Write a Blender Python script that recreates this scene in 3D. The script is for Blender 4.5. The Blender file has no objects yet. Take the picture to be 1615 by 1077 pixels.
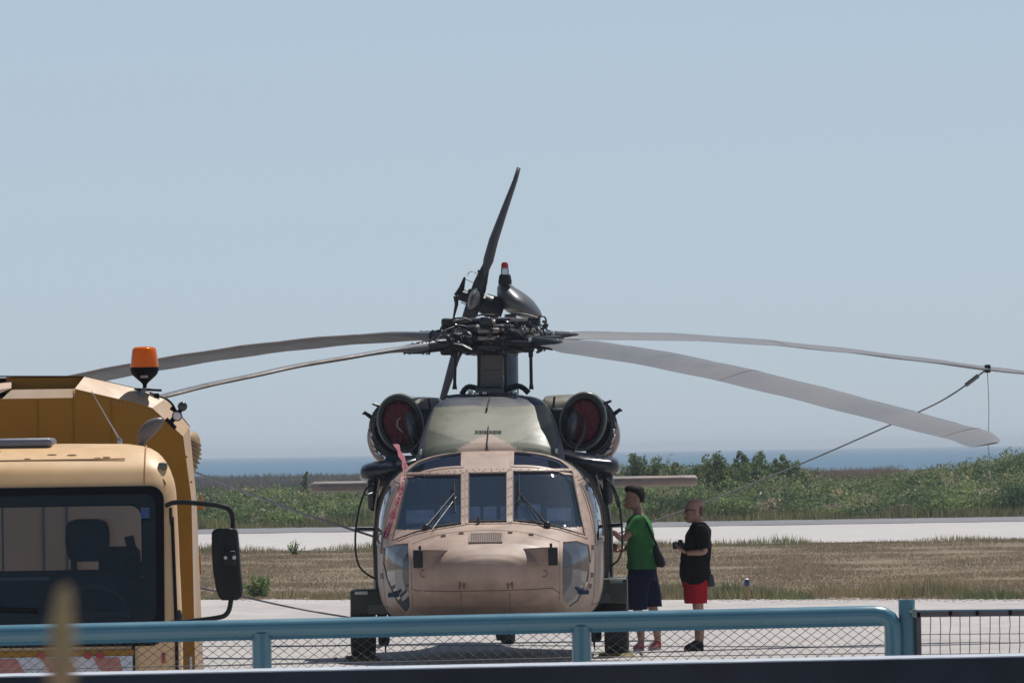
import bpy, bmesh, math, random
import numpy as np
from mathutils import Vector, Matrix, noise
from mathutils.bvhtree import BVHTree
random.seed(7); RNG = np.random.default_rng(7)
R = math.radians
sc = bpy.context.scene
COL = sc.collection

# ---------------------------------------------------------------- camera
FPX = 17316.0           # focal length in pixels of a 1615 px wide frame
EYE = 2.2
cam_d = bpy.data.cameras.new('camera'); cam = bpy.data.objects.new('camera', cam_d); COL.objects.link(cam)
cam_d.sensor_width = 36; cam_d.lens = FPX/1615*36
cam.location = (0, 0, EYE)
ROLL = .0155            # the photographer held the camera slightly tilted: the horizon rises to the right
cam.rotation_euler = (Matrix.Rotation(R(90)+math.atan(173.5/FPX), 3, 'X') @ Matrix.Rotation(-ROLL, 3, 'Z')).to_euler()
cam_d.clip_start = .5; cam_d.clip_end = 60000
cam_d.dof.use_dof = True; cam_d.dof.focus_distance = 117; cam_d.dof.aperture_fstop = cam_d.lens/1000/.005
sc.camera = cam
sc.render.resolution_x = 1024; sc.render.resolution_y = 682

# ---------------------------------------------------------------- sky and sun
SUN_EL, SUN_AZ = 64, 36            # azimuth clockwise from +Y (away from the camera)
w = bpy.data.worlds.new('World'); sc.world = w; w.use_nodes = True
nt = w.node_tree; nt.nodes.clear()
sky = nt.nodes.new('ShaderNodeTexSky'); sky.sky_type = 'NISHITA'; sky.sun_disc = False
sky.sun_elevation = R(SUN_EL); sky.sun_rotation = R(SUN_AZ)
sky.altitude = 0; sky.air_density = .45; sky.dust_density = .45; sky.ozone_density = 3.0
bg = nt.nodes.new('ShaderNodeBackground'); bg.inputs['Strength']  .default_value = .10
wo = nt.nodes.new('ShaderNodeOutputWorld')
veil = nt.nodes.new('ShaderNodeMix'); veil.data_type = 'RGBA'; veil.inputs[0].default_value = .6      # even milky summer haze over the whole sky
veil.inputs[7].default_value = (4.9, 5.8, 6.65, 1)
tcw = nt.nodes.new('ShaderNodeTexCoord'); sxyz = nt.nodes.new('ShaderNodeSeparateXYZ'); nt.links.new(tcw.outputs['Generated'], sxyz.inputs[0])
mrw = nt.nodes.new('ShaderNodeMapRange'); mrw.interpolation_type = 'SMOOTHSTEP'; mrw.inputs[1].default_value = 0; mrw.inputs[2].default_value = .75; mrw.inputs[3].default_value = .62; mrw.inputs[4].default_value = 0
nt.links.new(sxyz.outputs[2], mrw.inputs[0]); nt.links.new(mrw.outputs[0], veil.inputs[0])      # the milky veil thins out towards the zenith
nt.links.new(sky.outputs[0], veil.inputs[6]); nt.links.new(veil.outputs[2], bg.inputs[0]); nt.links.new(bg.outputs[0], wo.inputs[0])
sd = Vector((math.cos(R(SUN_EL))*math.sin(R(SUN_AZ)), math.cos(R(SUN_EL))*math.cos(R(SUN_AZ)), math.sin(R(SUN_EL))))
sl = bpy.data.lights.new('sun', 'SUN'); sl.energy = 4.8; sl.angle = R(.53); sl.color = (1, .955, .89)
so = bpy.data.objects.new('sun', sl); COL.objects.link(so); so.rotation_euler = (-sd).to_track_quat('-Z', 'Y').to_euler()
so.location = (20, 100, 60)
vs = sc.view_settings
sc.display_settings.display_device = 'sRGB'
vs.view_transform = 'Standard'; vs.look = 'None'; vs.gamma = 1; vs.exposure = 0.0; vs.use_curve_mapping = False
sc.cycles.volume_bounces = 0; sc.cycles.max_bounces = 8; sc.cycles.transparent_max_bounces = 24
sc.cycles.volume_step_rate = 4

# ---------------------------------------------------------------- helpers
def W(px, py, D):
    dx, dy = px-807.5, py-538.5
    return Vector(((dx-dy*ROLL)/FPX*D, D, EYE+(712-538.5-(dy+dx*ROLL))/FPX*D))
def field_edge(x): return 163.4-1.147*np.clip(x, -11, 13)       # the apron's far edge runs slightly askew
def Dg(py): return EYE*FPX/(py-712)

def new_mat(name):
    m = bpy.data.materials.new(name); m.use_nodes = True
    return m, m.node_tree, m.node_tree.nodes['Principled BSDF']
def mat(name, col, rough=.6, metal=0, var=.18, scale=6, bump=0, bscale=40, attr=None, spec=.5, detail=6, hue2=None, coat=0):
    m, nt, b = new_mat(name); N = nt.nodes; L = nt.links
    tc = N.new('ShaderNodeTexCoord')
    n1 = N.new('ShaderNodeTexNoise'); n1.inputs['Scale'].default_value = scale; n1.inputs['Detail'].default_value = detail
    n1.inputs['Roughness'].default_value = .62
    L.new(tc.outputs['Object'], n1.inputs['Vector'])
    rmp = N.new('ShaderNodeMapRange'); rmp.inputs[1].default_value = .3; rmp.inputs[2].default_value = .7
    rmp.inputs[3].default_value = 1-var; rmp.inputs[4].default_value = 1+var
    L.new(n1.outputs[0], rmp.inputs[0])
    mul = N.new('ShaderNodeVectorMath'); mul.operation = 'SCALE'
    if attr:
        a = N.new('ShaderNodeAttribute'); a.attribute_name = attr; src = a.outputs['Color']
    else:
        rgb = N.new('ShaderNodeRGB'); rgb.outputs[0].default_value = (*col, 1); src = rgb.outputs[0]
    if hue2:
        n3 = N.new('ShaderNodeTexNoise'); n3.inputs['Scale'].default_value = scale*.35; n3.inputs['Detail'].default_value = 4
        L.new(tc.outputs['Object'], n3.inputs['Vector'])
        r3 = N.new('ShaderNodeMapRange'); r3.inputs[1].default_value = .42; r3.inputs[2].default_value = .6
        L.new(n3.outputs[0], r3.inputs[0])
        mx = N.new('ShaderNodeMix'); mx.data_type = 'RGBA'; L.new(r3.outputs[0], mx.inputs[0])
        L.new(src, mx.inputs[6]); mx.inputs[7].default_value = (*hue2, 1); src = mx.outputs[2]
    L.new(src, mul.inputs[0]); L.new(rmp.outputs[0], mul.inputs['Scale']); L.new(mul.outputs[0], b.inputs['Base Color'])
    rr = N.new('ShaderNodeMapRange'); rr.inputs[1].default_value = .3; rr.inputs[2].default_value = .7
    rr.inputs[3].default_value = max(rough-.1, .02); rr.inputs[4].default_value = min(rough+.12, 1)
    L.new(n1.outputs[0], rr.inputs[0]); L.new(rr.outputs[0], b.inputs['Roughness'])
    b.inputs['Metallic'].default_value = metal; b.inputs['Specular IOR Level'].default_value = spec
    b.inputs['Coat Weight'].default_value = coat
    if bump:
        n2 = N.new('ShaderNodeTexNoise'); n2.inputs['Scale'].default_value = bscale; n2.inputs['Detail'].default_value = 5
        L.new(tc.outputs['Object'], n2.inputs['Vector'])
        bp = N.new('ShaderNodeBump'); bp.inputs['Strength'].default_value = 1; bp.inputs['Distance'].default_value = bump
        L.new(n2.outputs[0], bp.inputs['Height']); L.new(bp.outputs[0], b.inputs['Normal'])
    return m
def glass_mat(name, tint, ior=1.5, rough=.02, opac=0.0, body=(.01,.015,.02)):
    m, nt, b = new_mat(name); N = nt.nodes; L = nt.links; N.remove(b)
    out = N['Material Output']
    tr = N.new('ShaderNodeBsdfTransparent'); tr.inputs[0].default_value = (*tint, 1)
    df = N.new('ShaderNodeBsdfDiffuse'); df.inputs[0].default_value = (*body, 1)
    m0 = N.new('ShaderNodeMixShader'); m0.inputs[0].default_value = opac
    L.new(tr.outputs[0], m0.inputs[1]); L.new(df.outputs[0], m0.inputs[2])
    gl = N.new('ShaderNodeBsdfGlossy'); gl.inputs['Roughness'].default_value = rough; gl.inputs[0].default_value = (1, 1, 1, 1)
    fr = N.new('ShaderNodeFresnel'); fr.inputs[0].default_value = ior
    m1 = N.new('ShaderNodeMixShader'); L.new(fr.outputs[0], m1.inputs[0]); L.new(m0.outputs[0], m1.inputs[1]); L.new(gl.outputs[0], m1.inputs[2])
    L.new(m1.outputs[0], out.inputs[0])
    return m

class MB:
    def __init__(s): s.v = []; s.f = []
    def add(s, vs_, fs):
        o = len(s.v); s.v.extend([tuple(p) for p in vs_]); s.f.extend([tuple(i+o for i in f) for f in fs]); return s
    def box(s, c, d, rot=None, taper=1.0):
        x, y, z = d[0]/2, d[1]/2, d[2]/2
        P = [Vector((sx*x*(taper if sz > 0 else 1), sy*y*(taper if sz > 0 else 1), sz*z)) for sz in (-1, 1) for sy in (-1, 1) for sx in (-1, 1)]
        if rot is not None: P = [rot @ p for p in P]
        P = [p+Vector(c) for p in P]
        return s.add(P, [(0,2,3,1), (4,5,7,6), (0,1,5,4), (2,6,7,3), (0,4,6,2), (1,3,7,5)])
    def rbox(s, c, d, r=.02, rot=None):            # box with chamfered edges
        bm = bmesh.new(); bmesh.ops.create_cube(bm, size=1)
        for v in bm.verts: v.co = Vector((v.co.x*d[0], v.co.y*d[1], v.co.z*d[2]))
        bmesh.ops.bevel(bm, geom=bm.edges[:], offset=min(r, min(d)*.45), segments=3, affect='EDGES', profile=.5)
        P = [(rot @ v.co if rot is not None else v.co)+Vector(c) for v in bm.verts]
        bm.verts.index_update()
        s.add(P, [[v.index for v in f.verts] for f in bm.faces]); bm.free(); return s
    def tube(s, pts, r, n=10, cap=True, flat=None):
        pts = [Vector(p) for p in pts]; rs = r if isinstance(r, (list, tuple)) else [r]*len(pts)
        up = None; rings = []
        for i, p in enumerate(pts):
            t = (pts[min(i+1, len(pts)-1)]-pts[max(i-1, 0)]).normalized()
            if up is None:
                a = Vector((0, 0, 1)) if abs(t.z) < .9 else Vector((1, 0, 0)); up = (a-t*a.dot(t)).normalized()
            else:
                up = up-t*up.dot(t); up.normalize()
            sd_ = t.cross(up)
            rings.append([p+(up*math.cos(2*math.pi*k/n)+sd_*math.sin(2*math.pi*k/n)*(flat or 1))*rs[i] for k in range(n)])
        vs_ = [q for rg in rings for q in rg]; fs = []
        for i in range(len(pts)-1):
            for k in range(n):
                a, b = i*n+k, i*n+(k+1) % n; fs.append((a, b, b+n, a+n))
        if cap: fs.append(tuple(range(n-1, -1, -1))); fs.append(tuple(range((len(pts)-1)*n, len(pts)*n)))
        return s.add(vs_, fs)
    def lathe(s, c, prof, n=24, axis='z', rot=None, sx=1, sy=1):
        vs_ = []; fs = []
        for (r, h) in prof:
            for k in range(n):
                a = 2*math.pi*k/n; p = Vector((r*math.cos(a)*sx, r*math.sin(a)*sy, h))
                if axis == 'x': p = Vector((p.z, p.x, p.y))
                if axis == 'y': p = Vector((p.x, p.z, p.y))
                if rot is not None: p = rot @ p
                vs_.append(p+Vector(c))
        for i in range(len(prof)-1):
            for k in range(n):
                a, b = i*n+k, i*n+(k+1) % n; fs.append((a, b, b+n, a+n))
        fs.append(tuple(range(n-1, -1, -1))); fs.append(tuple(range((len(prof)-1)*n, len(prof)*n)))
        return s.add(vs_, fs)
    def ell(s, c, d, nu=20, nv=12, rot=None):
        prof = [(math.cos(t), math.sin(t)) for t in [(-.5+(i+.02)/(nv+.04))*math.pi for i in range(nv+1)]]
        vs_ = []; fs = []
        for (r, h) in prof:
            for k in range(nu):
                a = 2*math.pi*k/nu; p = Vector((r*math.cos(a)*d[0], r*math.sin(a)*d[1], h*d[2]))
                if rot is not None: p = rot @ p
                vs_.append(p+Vector(c))
        for i in range(nv):
            for k in range(nu):
                a, b = i*nu+k, i*nu+(k+1) % nu; fs.append((a, b, b+nu, a+nu))
        fs.append(tuple(range(nu-1, -1, -1))); fs.append(tuple(range(nv*nu, (nv+1)*nu)))
        return s.add(vs_, fs)
    def loft(s, rings, cap=True, closed=True):
        n = len(rings[0]); vs_ = [q for rg in rings for q in rg]; fs = []
        for i in range(len(rings)-1):
            for k in range(n if closed else n-1):
                a, b = i*n+k, i*n+(k+1) % n; fs.append((a, b, b+n, a+n))
        if cap: fs.append(tuple(range(n-1, -1, -1))); fs.append(tuple(range((len(rings)-1)*n, len(rings)*n)))
        return s.add(vs_, fs)
    def build(s, name, m, parent=None, smooth=35, kind=None, loc=None, paint=None, label=None):
        me = bpy.data.meshes.new(name)
        V = s.v
        if loc is not None: V = [(p[0]-loc[0], p[1]-loc[1], p[2]-loc[2]) for p in V]
        me.from_pydata(V, [], s.f); me.update()
        bm = bmesh.new(); bm.from_mesh(me)
        bmesh.ops.recalc_face_normals(bm, faces=bm.faces); bm.to_mesh(me); bm.free()
        if smooth:
            me.polygons.foreach_set('use_smooth', [True]*len(me.polygons))
            try: me.set_sharp_from_angle(angle=R(smooth))
            except Exception: pass
        if paint:
            at = me.color_attributes.new('paint', 'FLOAT_COLOR', 'POINT')
            for i, p in enumerate(V): at.data[i].color = (*paint(*p), 1)
        me.materials.append(m)
        o = bpy.data.objects.new(name, me); COL.objects.link(o)
        if parent: o.parent = parent
        if loc is not None: o.location = loc
        if kind: o['kind'] = kind
        if label: o['label'] = label
        return o
def tag(o, label, cat, group=None):
    o['label'] = label; o['category'] = cat
    if group: o['group'] = group
    return o
def empty(name, loc, label, cat, group=None, rz=0):
    o = bpy.data.objects.new(name, None); COL.objects.link(o); o.location = loc; o.rotation_euler = (0, 0, rz)
    o.empty_display_size = .2
    return tag(o, label, cat, group)
def inside(poly, x, y):
    c = False; j = len(poly)-1
    for i in range(len(poly)):
        xi, yi = poly[i]; xj, yj = poly[j]
        if (yi > y) != (yj > y) and x < (xj-xi)*(y-yi)/(yj-yi)+xi: c = not c
        j = i
    return c
def resample(pts, step, closed=False):
    P = [Vector(p) for p in pts]
    if closed: P = P+[P[0]]
    out = []
    for a, b in zip(P[:-1], P[1:]):
        n = max(1, int((b-a).length/step))
        out += [a.lerp(b, k/n) for k in range(n)]
    if not closed: out.append(P[-1])
    return out
def smooth_pl(pts, it=2, closed=False):            # Chaikin corner cutting
    P = [Vector(p) for p in pts]
    for _ in range(it):
        Q = [] if closed else [P[0]]
        n = len(P)
        for i in range(n if closed else n-1):
            a, b = P[i], P[(i+1) % n]; Q += [a*.75+b*.25, a*.25+b*.75]
        if not closed: Q.append(P[-1])
        P = Q
    return P
def interp(x, T):
    if x <= T[0][0]: return T[0][1]
    for (a, b), (c, d) in zip(T[:-1], T[1:]):
        if x <= c: return b+(d-b)*(x-a)/(c-a)
    return T[-1][1]
def nz(x, y=0, z=0): return noise.noise(Vector((x, y, z)))
def bulk(name, V, F, m, kind=None, tint=None, parent=None):
    """fast mesh from numpy arrays; F is (n,3) or (n,4)"""
    me = bpy.data.meshes.new(name); k = F.shape[1]
    me.vertices.add(len(V)); me.vertices.foreach_set('co', V.astype(np.float32).ravel())
    me.loops.add(F.size); me.loops.foreach_set('vertex_index', F.astype(np.int32).ravel())
    me.polygons.add(len(F)); me.polygons.foreach_set('loop_start', np.arange(0, F.size, k, dtype=np.int32))
    me.update(calc_edges=True); me.validate()
    if tint is not None:
        at = me.color_attributes.new('paint', 'FLOAT_COLOR', 'POINT')
        at.data.foreach_set('color', np.c_[tint, np.ones(len(tint))].astype(np.float32).ravel())
    me.materials.append(m); o = bpy.data.objects.new(name, me); COL.objects.link(o)
    if kind: o['kind'] = kind
    if parent: o.parent = parent
    return o
def leaf_mat(name, trans=.35):
    m, nt, b = new_mat(name); N = nt.nodes; L = nt.links
    a = N.new('ShaderNodeAttribute'); a.attribute_name = 'paint'
    L.new(a.outputs['Color'], b.inputs['Base Color']); b.inputs['Roughness'].default_value = .7
    b.inputs['Specular IOR Level'].default_value = .25
    t = N.new('ShaderNodeBsdfTranslucent'); L.new(a.outputs['Color'], t.inputs[0])
    mx = N.new('ShaderNodeMixShader'); mx.inputs[0].default_value = trans
    L.new(b.outputs[0], mx.inputs[1]); L.new(t.outputs[0], mx.inputs[2]); L.new(mx.outputs[0], N['Material Output'].inputs[0])
    return m

# ---------------------------------------------------------------- the ground, its strips and the sea
def sheet(name, x0, x1, y0, y1, z, m, edge0=0, edge1=0, n=160):
    mb = MB(); r0 = []; r1 = []
    for i in range(n+1):
        x = x0+(x1-x0)*i/n
        r0.append((x, y0+edge0*nz(x*.9, y0*.1)+edge0*.5*nz(x*3.1, 7), z)); r1.append((x, y1+edge1*nz(x*.9, y1*.1)+edge1*.5*nz(x*3.3, 9), z))
    mb.v = r0+r1; mb.f = [(i, i+1, n+2+i, n+1+i) for i in range(n)]
    return mb.build(name, m, kind='structure', smooth=0)
def ground_mat(name, c1, c2, scale, bump=.02, mottled=.25, speck=None, rough=.9, sy=.25):
    m, nt, b = new_mat(name); N = nt.nodes; L = nt.links
    tc = N.new('ShaderNodeTexCoord'); mp = N.new('ShaderNodeMapping'); mp.inputs['Scale'].default_value = (1, sy, 1)
    L.new(tc.outputs['Object'], mp.inputs[0])
    n1 = N.new('ShaderNodeTexNoise'); n1.inputs['Scale'].default_value = scale; n1.inputs['Detail'].default_value = 8; n1.inputs['Roughness'].default_value = .65
    L.new(mp.outputs[0], n1.inputs['Vector'])
    cr = N.new('ShaderNodeValToRGB'); cr.color_ramp.elements[0].position = .32; cr.color_ramp.elements[1].position = .68
    cr.color_ramp.elements[0].color = (*c1, 1); cr.color_ramp.elements[1].color = (*c2, 1)
    L.new(n1.outputs[0], cr.inputs[0])
    n2 = N.new('ShaderNodeTexNoise'); n2.inputs['Scale'].default_value = scale*14; n2.inputs['Detail'].default_value = 4
    L.new(mp.outputs[0], n2.inputs['Vector'])
    mr = N.new('ShaderNodeMapRange'); mr.inputs[1].default_value = .3; mr.inputs[2].default_value = .7; mr.inputs[3].default_value = 1-mottled; mr.inputs[4].default_value = 1+mottled
    L.new(n2.outputs[0], mr.inputs[0])
    mu = N.new('ShaderNodeVectorMath'); mu.operation = 'SCALE'; L.new(cr.outputs[0], mu.inputs[0]); L.new(mr.outputs[0], mu.inputs['Scale'])
    L.new(mu.outputs[0], b.inputs['Base Color']); b.inputs['Roughness'].default_value = rough; b.inputs['Specular IOR Level'].default_value = .2
    bp = N.new('ShaderNodeBump'); bp.inputs['Distance'].default_value = bump; L.new(n2.outputs[0], bp.inputs['Height']); L.new(bp.outputs[0], b.inputs['Normal'])
    return m
m_earth = ground_mat('earth', (.165,.128,.086), (.205,.16,.108), .5, .03)
m_conc = ground_mat('apron concrete', (.335,.311,.296), (.44,.416,.399), .16, .003, .10, rough=.85)
m_white = ground_mat('pale concrete', (.41,.392,.38), (.45,.43,.415), .1, .003, .04)
m_asph = ground_mat('old asphalt', (.17,.17,.185), (.21,.205,.22), .2, .004, .12)
m_marsh = ground_mat('marsh', (.055,.05,.045), (.09,.08,.065), .05, .03, .3)
m_sea, nt_, b_ = new_mat('sea')
b_.inputs['Base Color'].default_value = (.062, .138, .212, 1); b_.inputs['Roughness'].default_value = .55; b_.inputs['Specular IOR Level'].default_value = .12
n_ = nt_.nodes.new('ShaderNodeTexNoise'); n_.inputs['Scale'].default_value = .06; n_.inputs['Detail'].default_value = 6
tc_ = nt_.nodes.new('ShaderNodeTexCoord'); nt_.links.new(tc_.outputs['Object'], n_.inputs['Vector'])
bp_ = nt_.nodes.new('ShaderNodeBump'); bp_.inputs['Distance'].default_value = .5; nt_.links.new(n_.outputs[0], bp_.inputs['Height']); nt_.links.new(bp_.outputs[0], b_.inputs['Normal'])
FAR = 14000
g = sheet('ground', -400, 400, -60, 1010, -.012, m_earth, n=40)
apron = sheet('apron', -150, 150, -60, 0, 0, m_conc, 0, .9, n=1500)
for v in apron.data.vertices:
    if v.co.y > -30: v.co.y += float(field_edge(v.co.x))
strip = sheet('taxiway', -200, 200, 252.5, 311, .0, m_white, .8, 1.5, n=400)
road = sheet('far_road', -200, 200, 312.8, 336, .0, m_asph, 0, 1.5, n=400)
marsh = sheet('marsh', -400, 400, 600, 1008, .0, m_marsh, 3, 8, n=200)
sea = MB().add([(-9000,1000,-.12),(9000,1000,-.12),(9000,FAR,-.12),(-9000,FAR,-.12)], [(0,1,2,3)]).build('sea', m_sea, kind='structure', smooth=0)
# the long tar joint and a few cracks in the apron
m_tar = mat('tar joint', (.055,.055,.06), .7, var=.3, scale=20)
def joint(pts, wd, seed):
    mb = MB(); P = resample([(a[0], a[1], 0) for a in pts], .12); L_ = []; Rr = []
    for i, p in enumerate(P):
        t = (P[min(i+1, len(P)-1)]-P[max(i-1, 0)]).normalized(); n = Vector((-t.y, t.x, 0))
        k = .10*nz(p.x*1.3, p.y*.4, seed)+.05*nz(p.x*6, p.y*6, seed); ww = wd*(.65+.7*abs(nz(p.x*3, p.y, seed+5)))
        L_.append(p+n*(k+ww)+Vector((0,0,.004))); Rr.append(p+n*(k-ww)+Vector((0,0,.004)))
    n = len(P); mb.v = [tuple(q) for q in L_+Rr]; mb.f = [(i, i+1, n+i+1, n+i) for i in range(n-1)]
    return mb.build('expansion_joint', m_tar, kind='structure', smooth=0)
joint([(-12, 131), (-2.6, 126.8), (-.8, 125.6), (3.7, 120.4), (4.66, 120.8), (5.6, 121.5), (12, 124)], .22, 1)

# ---------------------------------------------------------------- vegetation
m_leaf = leaf_mat('leaves', .35); m_dry = leaf_mat('dry grass', .25)
def tufts(N, xf, yf, hf, cf, blades=5, wid=.03, lean=.45, spread=.12, name='grass', m=None, kind='stuff', curve=.0, zb=-.05):
    """clumps of narrow triangular blades"""
    x = xf(N); y = yf(N); h = hf(x, y); c = cf(x, y)
    keep = h > .02; x, y, h, c = x[keep], y[keep], h[keep], c[keep]; n = len(x)
    X = np.repeat(x, blades)+RNG.normal(0, spread, n*blades); Y = np.repeat(y, blades)+RNG.normal(0, spread, n*blades)
    H = np.repeat(h, blades)*RNG.uniform(.55, 1.15, n*blades)
    a = RNG.uniform(0, 2*np.pi, n*blades); ln = RNG.uniform(0, lean, n*blades)*H; b = RNG.uniform(0, np.pi, n*blades)
    wd = wid*RNG.uniform(.6, 1.4, n*blades)
    V = np.zeros((n*blades, 3, 3))
    V[:, 0] = np.c_[X-np.cos(b)*wd, Y-np.sin(b)*wd*.4, np.full(n*blades, zb)]
    V[:, 1] = np.c_[X+np.cos(b)*wd, Y+np.sin(b)*wd*.4, np.full(n*blades, zb)]
    V[:, 2] = np.c_[X+np.cos(a)*ln, Y+np.sin(a)*ln, zb+H]
    C = np.repeat(c, blades, 0)*RNG.uniform(.7, 1.35, (n*blades, 1)); C = np.repeat(C, 3, 0)
    F = np.arange(n*blades*3).reshape(-1, 3)
    return bulk(name, V.reshape(-1, 3), F, m or m_leaf, kind, np.clip(C, 0, 1))
def vnoise(x, y, s, seed):
    return np.array([noise.noise(Vector((a*s, b*s*.35, seed))) for a, b in zip(x, y)])
def mixc(t, a, b): t = np.clip(t, 0, 1)[:, None]; return np.array(a)*(1-t)+np.array(b)*t
def uni(a, b): return lambda n: RNG.uniform(a, b, n)
PXX = lambda px, D: (px-807.5)/FPX*D
# dry field between apron and taxiway
def wedge(x0px, x1px, d0, d1, pw=1.0):
    D = d0+(d1-d0)*RNG.uniform(0, 1, 400000)**pw
    X = PXX(x0px+(x1px-x0px)*RNG.uniform(0, 1, 400000), D)
    return X, D
_X, _Y = wedge(60, 1860, 150, 252, 1.3); _k = _Y > field_edge(_X)+.2; _X, _Y = _X[_k], _Y[_k]
tufts(47000, lambda n: _X[:n], lambda n: _Y[:n], lambda x, y: .075+.05*vnoise(x, y, .5, 1),
      lambda x, y: mixc(.5+.8*vnoise(x, y*2, .22, 3)+.3*vnoise(x, y, 2.2, 4), (.32,.25,.17), (.405,.325,.21)), 5, .018, .8, .16, 'dry_grass', m_dry)
_X, _Y = wedge(60, 1860, 150, 186, 1); _k = (_Y > field_edge(_X)-.1) & (_Y < field_edge(_X)+9*RNG.uniform(0, 1, len(_Y))**1.6); _X, _Y = _X[_k], _Y[_k]
tufts(10000, lambda n: _X[:n], lambda n: _Y[:n], lambda x, y: np.clip(.06+.34*vnoise(x, y, .7, 11)+.16*vnoise(x, y, 3, 12), .015, .34),
      lambda x, y: mixc(.45+1.4*vnoise(x, y, .8, 13), (.34,.27,.16), (.15,.18,.085)), 6, .014, .6, .09, 'verge_grass', m_leaf)
_X, _Y = wedge(60, 1860, 246, 254.5, 1)
tufts(3500, lambda n: _X[:n], lambda n: _Y[:n], lambda x, y: np.clip(.1+.35*vnoise(x, y, .5, 21), .0, .4),
      lambda x, y: mixc(.4+1.2*vnoise(x, y, .6, 23), (.32,.26,.16), (.18,.2,.1)), 5, .014, .5, .1, 'taxiway_verge', m_leaf)
# scrub behind the far road: low mounds of leaves with reedy blades between them
def scrub_h(x, y):
    px = x/y*FPX+807.5
    base = np.interp(px, [200, 420, 600, 900, 980, 1060, 1240, 1290, 1400, 1500, 1620, 1750], [.64, .68, .76, .95, 1.32, 1.38, 1.32, .86, .92, 1.18, 1.72, 1.85])
    ramp = np.clip((y-334)/50, 0, 1)
    return np.clip((.42+.58*ramp)*base+.42*vnoise(x, y, .5, 31)+.26*vnoise(x, y, 1.6, 33), .15, 3)
def scrub_c(x, y):
    a = mixc(.5+1.5*vnoise(x, y, .55, 41), (.070,.115,.050), (.205,.26,.10))
    t = vnoise(x, y, 1.1, 43); a = np.where((t > .30)[:, None], np.array((.32,.28,.19)), a)
    return np.where((t < -.32)[:, None], np.array((.07,.115,.058)), a)
def mounds(N, xf, yf, leaves, leaf, name, m, rad=(.18, .42)):
    x = xf(N); y = yf(N); h = scrub_h(x, y); c = scrub_c(x, y)*RNG.uniform(.75, 1.3, (N, 1))
    r = RNG.uniform(*rad, N); n = N*leaves
    X = np.repeat(x, leaves); Y = np.repeat(y, leaves); H = np.repeat(h*RNG.uniform(.75, 1.12, N), leaves); Rr = np.repeat(r, leaves)
    a = RNG.uniform(0, 2*np.pi, n); u = RNG.uniform(0, 1, n)**.6
    rad_ = Rr*np.sqrt(np.clip(1-u**2.2, 0, 1))*RNG.uniform(.7, 1.1, n)+.05
    P = np.c_[X+np.cos(a)*rad_, Y+np.sin(a)*rad_, H*(.15+.85*u)]
    d1 = RNG.normal(0, 1, (n, 3)); d1[:, 2] += .5; d1 /= np.linalg.norm(d1, axis=1)[:, None]
    d2 = np.cross(d1, RNG.normal(0, 1, (n, 3))); d2 /= np.linalg.norm(d2, axis=1)[:, None]
    s = RNG.uniform(.55, 1.35, (n, 1))*leaf
    V = np.stack([P-d1*s, P+d2*s*.5, P+d1*s, P-d2*s*.5], 1).reshape(-1, 3); V[:, 2] = np.maximum(V[:, 2], -.04)
    C = np.repeat(np.repeat(c, leaves, 0)*RNG.uniform(.7, 1.4, (n, 1)), 4, 0)
    return bulk(name, V, np.arange(n*4).reshape(-1, 4), m, 'stuff', np.clip(C, 0, 1))
_X, _Y = wedge(60, 1880, 335, 520, 1.9)
mounds(16000, lambda n: _X[:n], lambda n: _Y[:n], 22, .06, 'scrub', m_leaf)
_X, _Y = wedge(60, 1880, 335, 540, 1.7)
tufts(7000, lambda n: _X[:n], lambda n: _Y[:n], lambda x, y: scrub_h(x, y)*1.05, scrub_c, 7, .026, .5, .16, 'scrub_reeds', m_leaf)
# ragged weeds at the foot of the scrub
_X, _Y = wedge(60, 1880, 332, 340, 1)
tufts(2600, lambda n: _X[:n], lambda n: _Y[:n], lambda x, y: .35+.3*vnoise(x, y, .8, 51),
      lambda x, y: mixc(.5+vnoise(x, y, .5, 53), (.15,.15,.08), (.24,.22,.10)), 7, .03, .5, .15, 'scrub_edge', m_leaf)
# dark heath far left and the reddish reed patch
_X, _Y = wedge(60, 640, 640, 900, 1)
tufts(5000, lambda n: _X[:n], lambda n: _Y[:n], lambda x, y: .62+.5*vnoise(x, y, .12, 61),
      lambda x, y: mixc(.5+vnoise(x, y, .1, 63), (.15,.14,.145), (.20,.19,.155)), 7, .09, .5, .5, 'far_heath', m_leaf)
_X, _Y = wedge(1235, 1410, 470, 520, 1)
tufts(2000, lambda n: _X[:n], lambda n: _Y[:n], lambda x, y: 1.15+.3*vnoise(x, y, .3, 71),
      lambda x, y: mixc(.5+vnoise(x, y, .3, 73), (.26,.18,.15), (.32,.25,.18)), 8, .035, .3, .25, 'reed_patch', m_dry)

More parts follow.
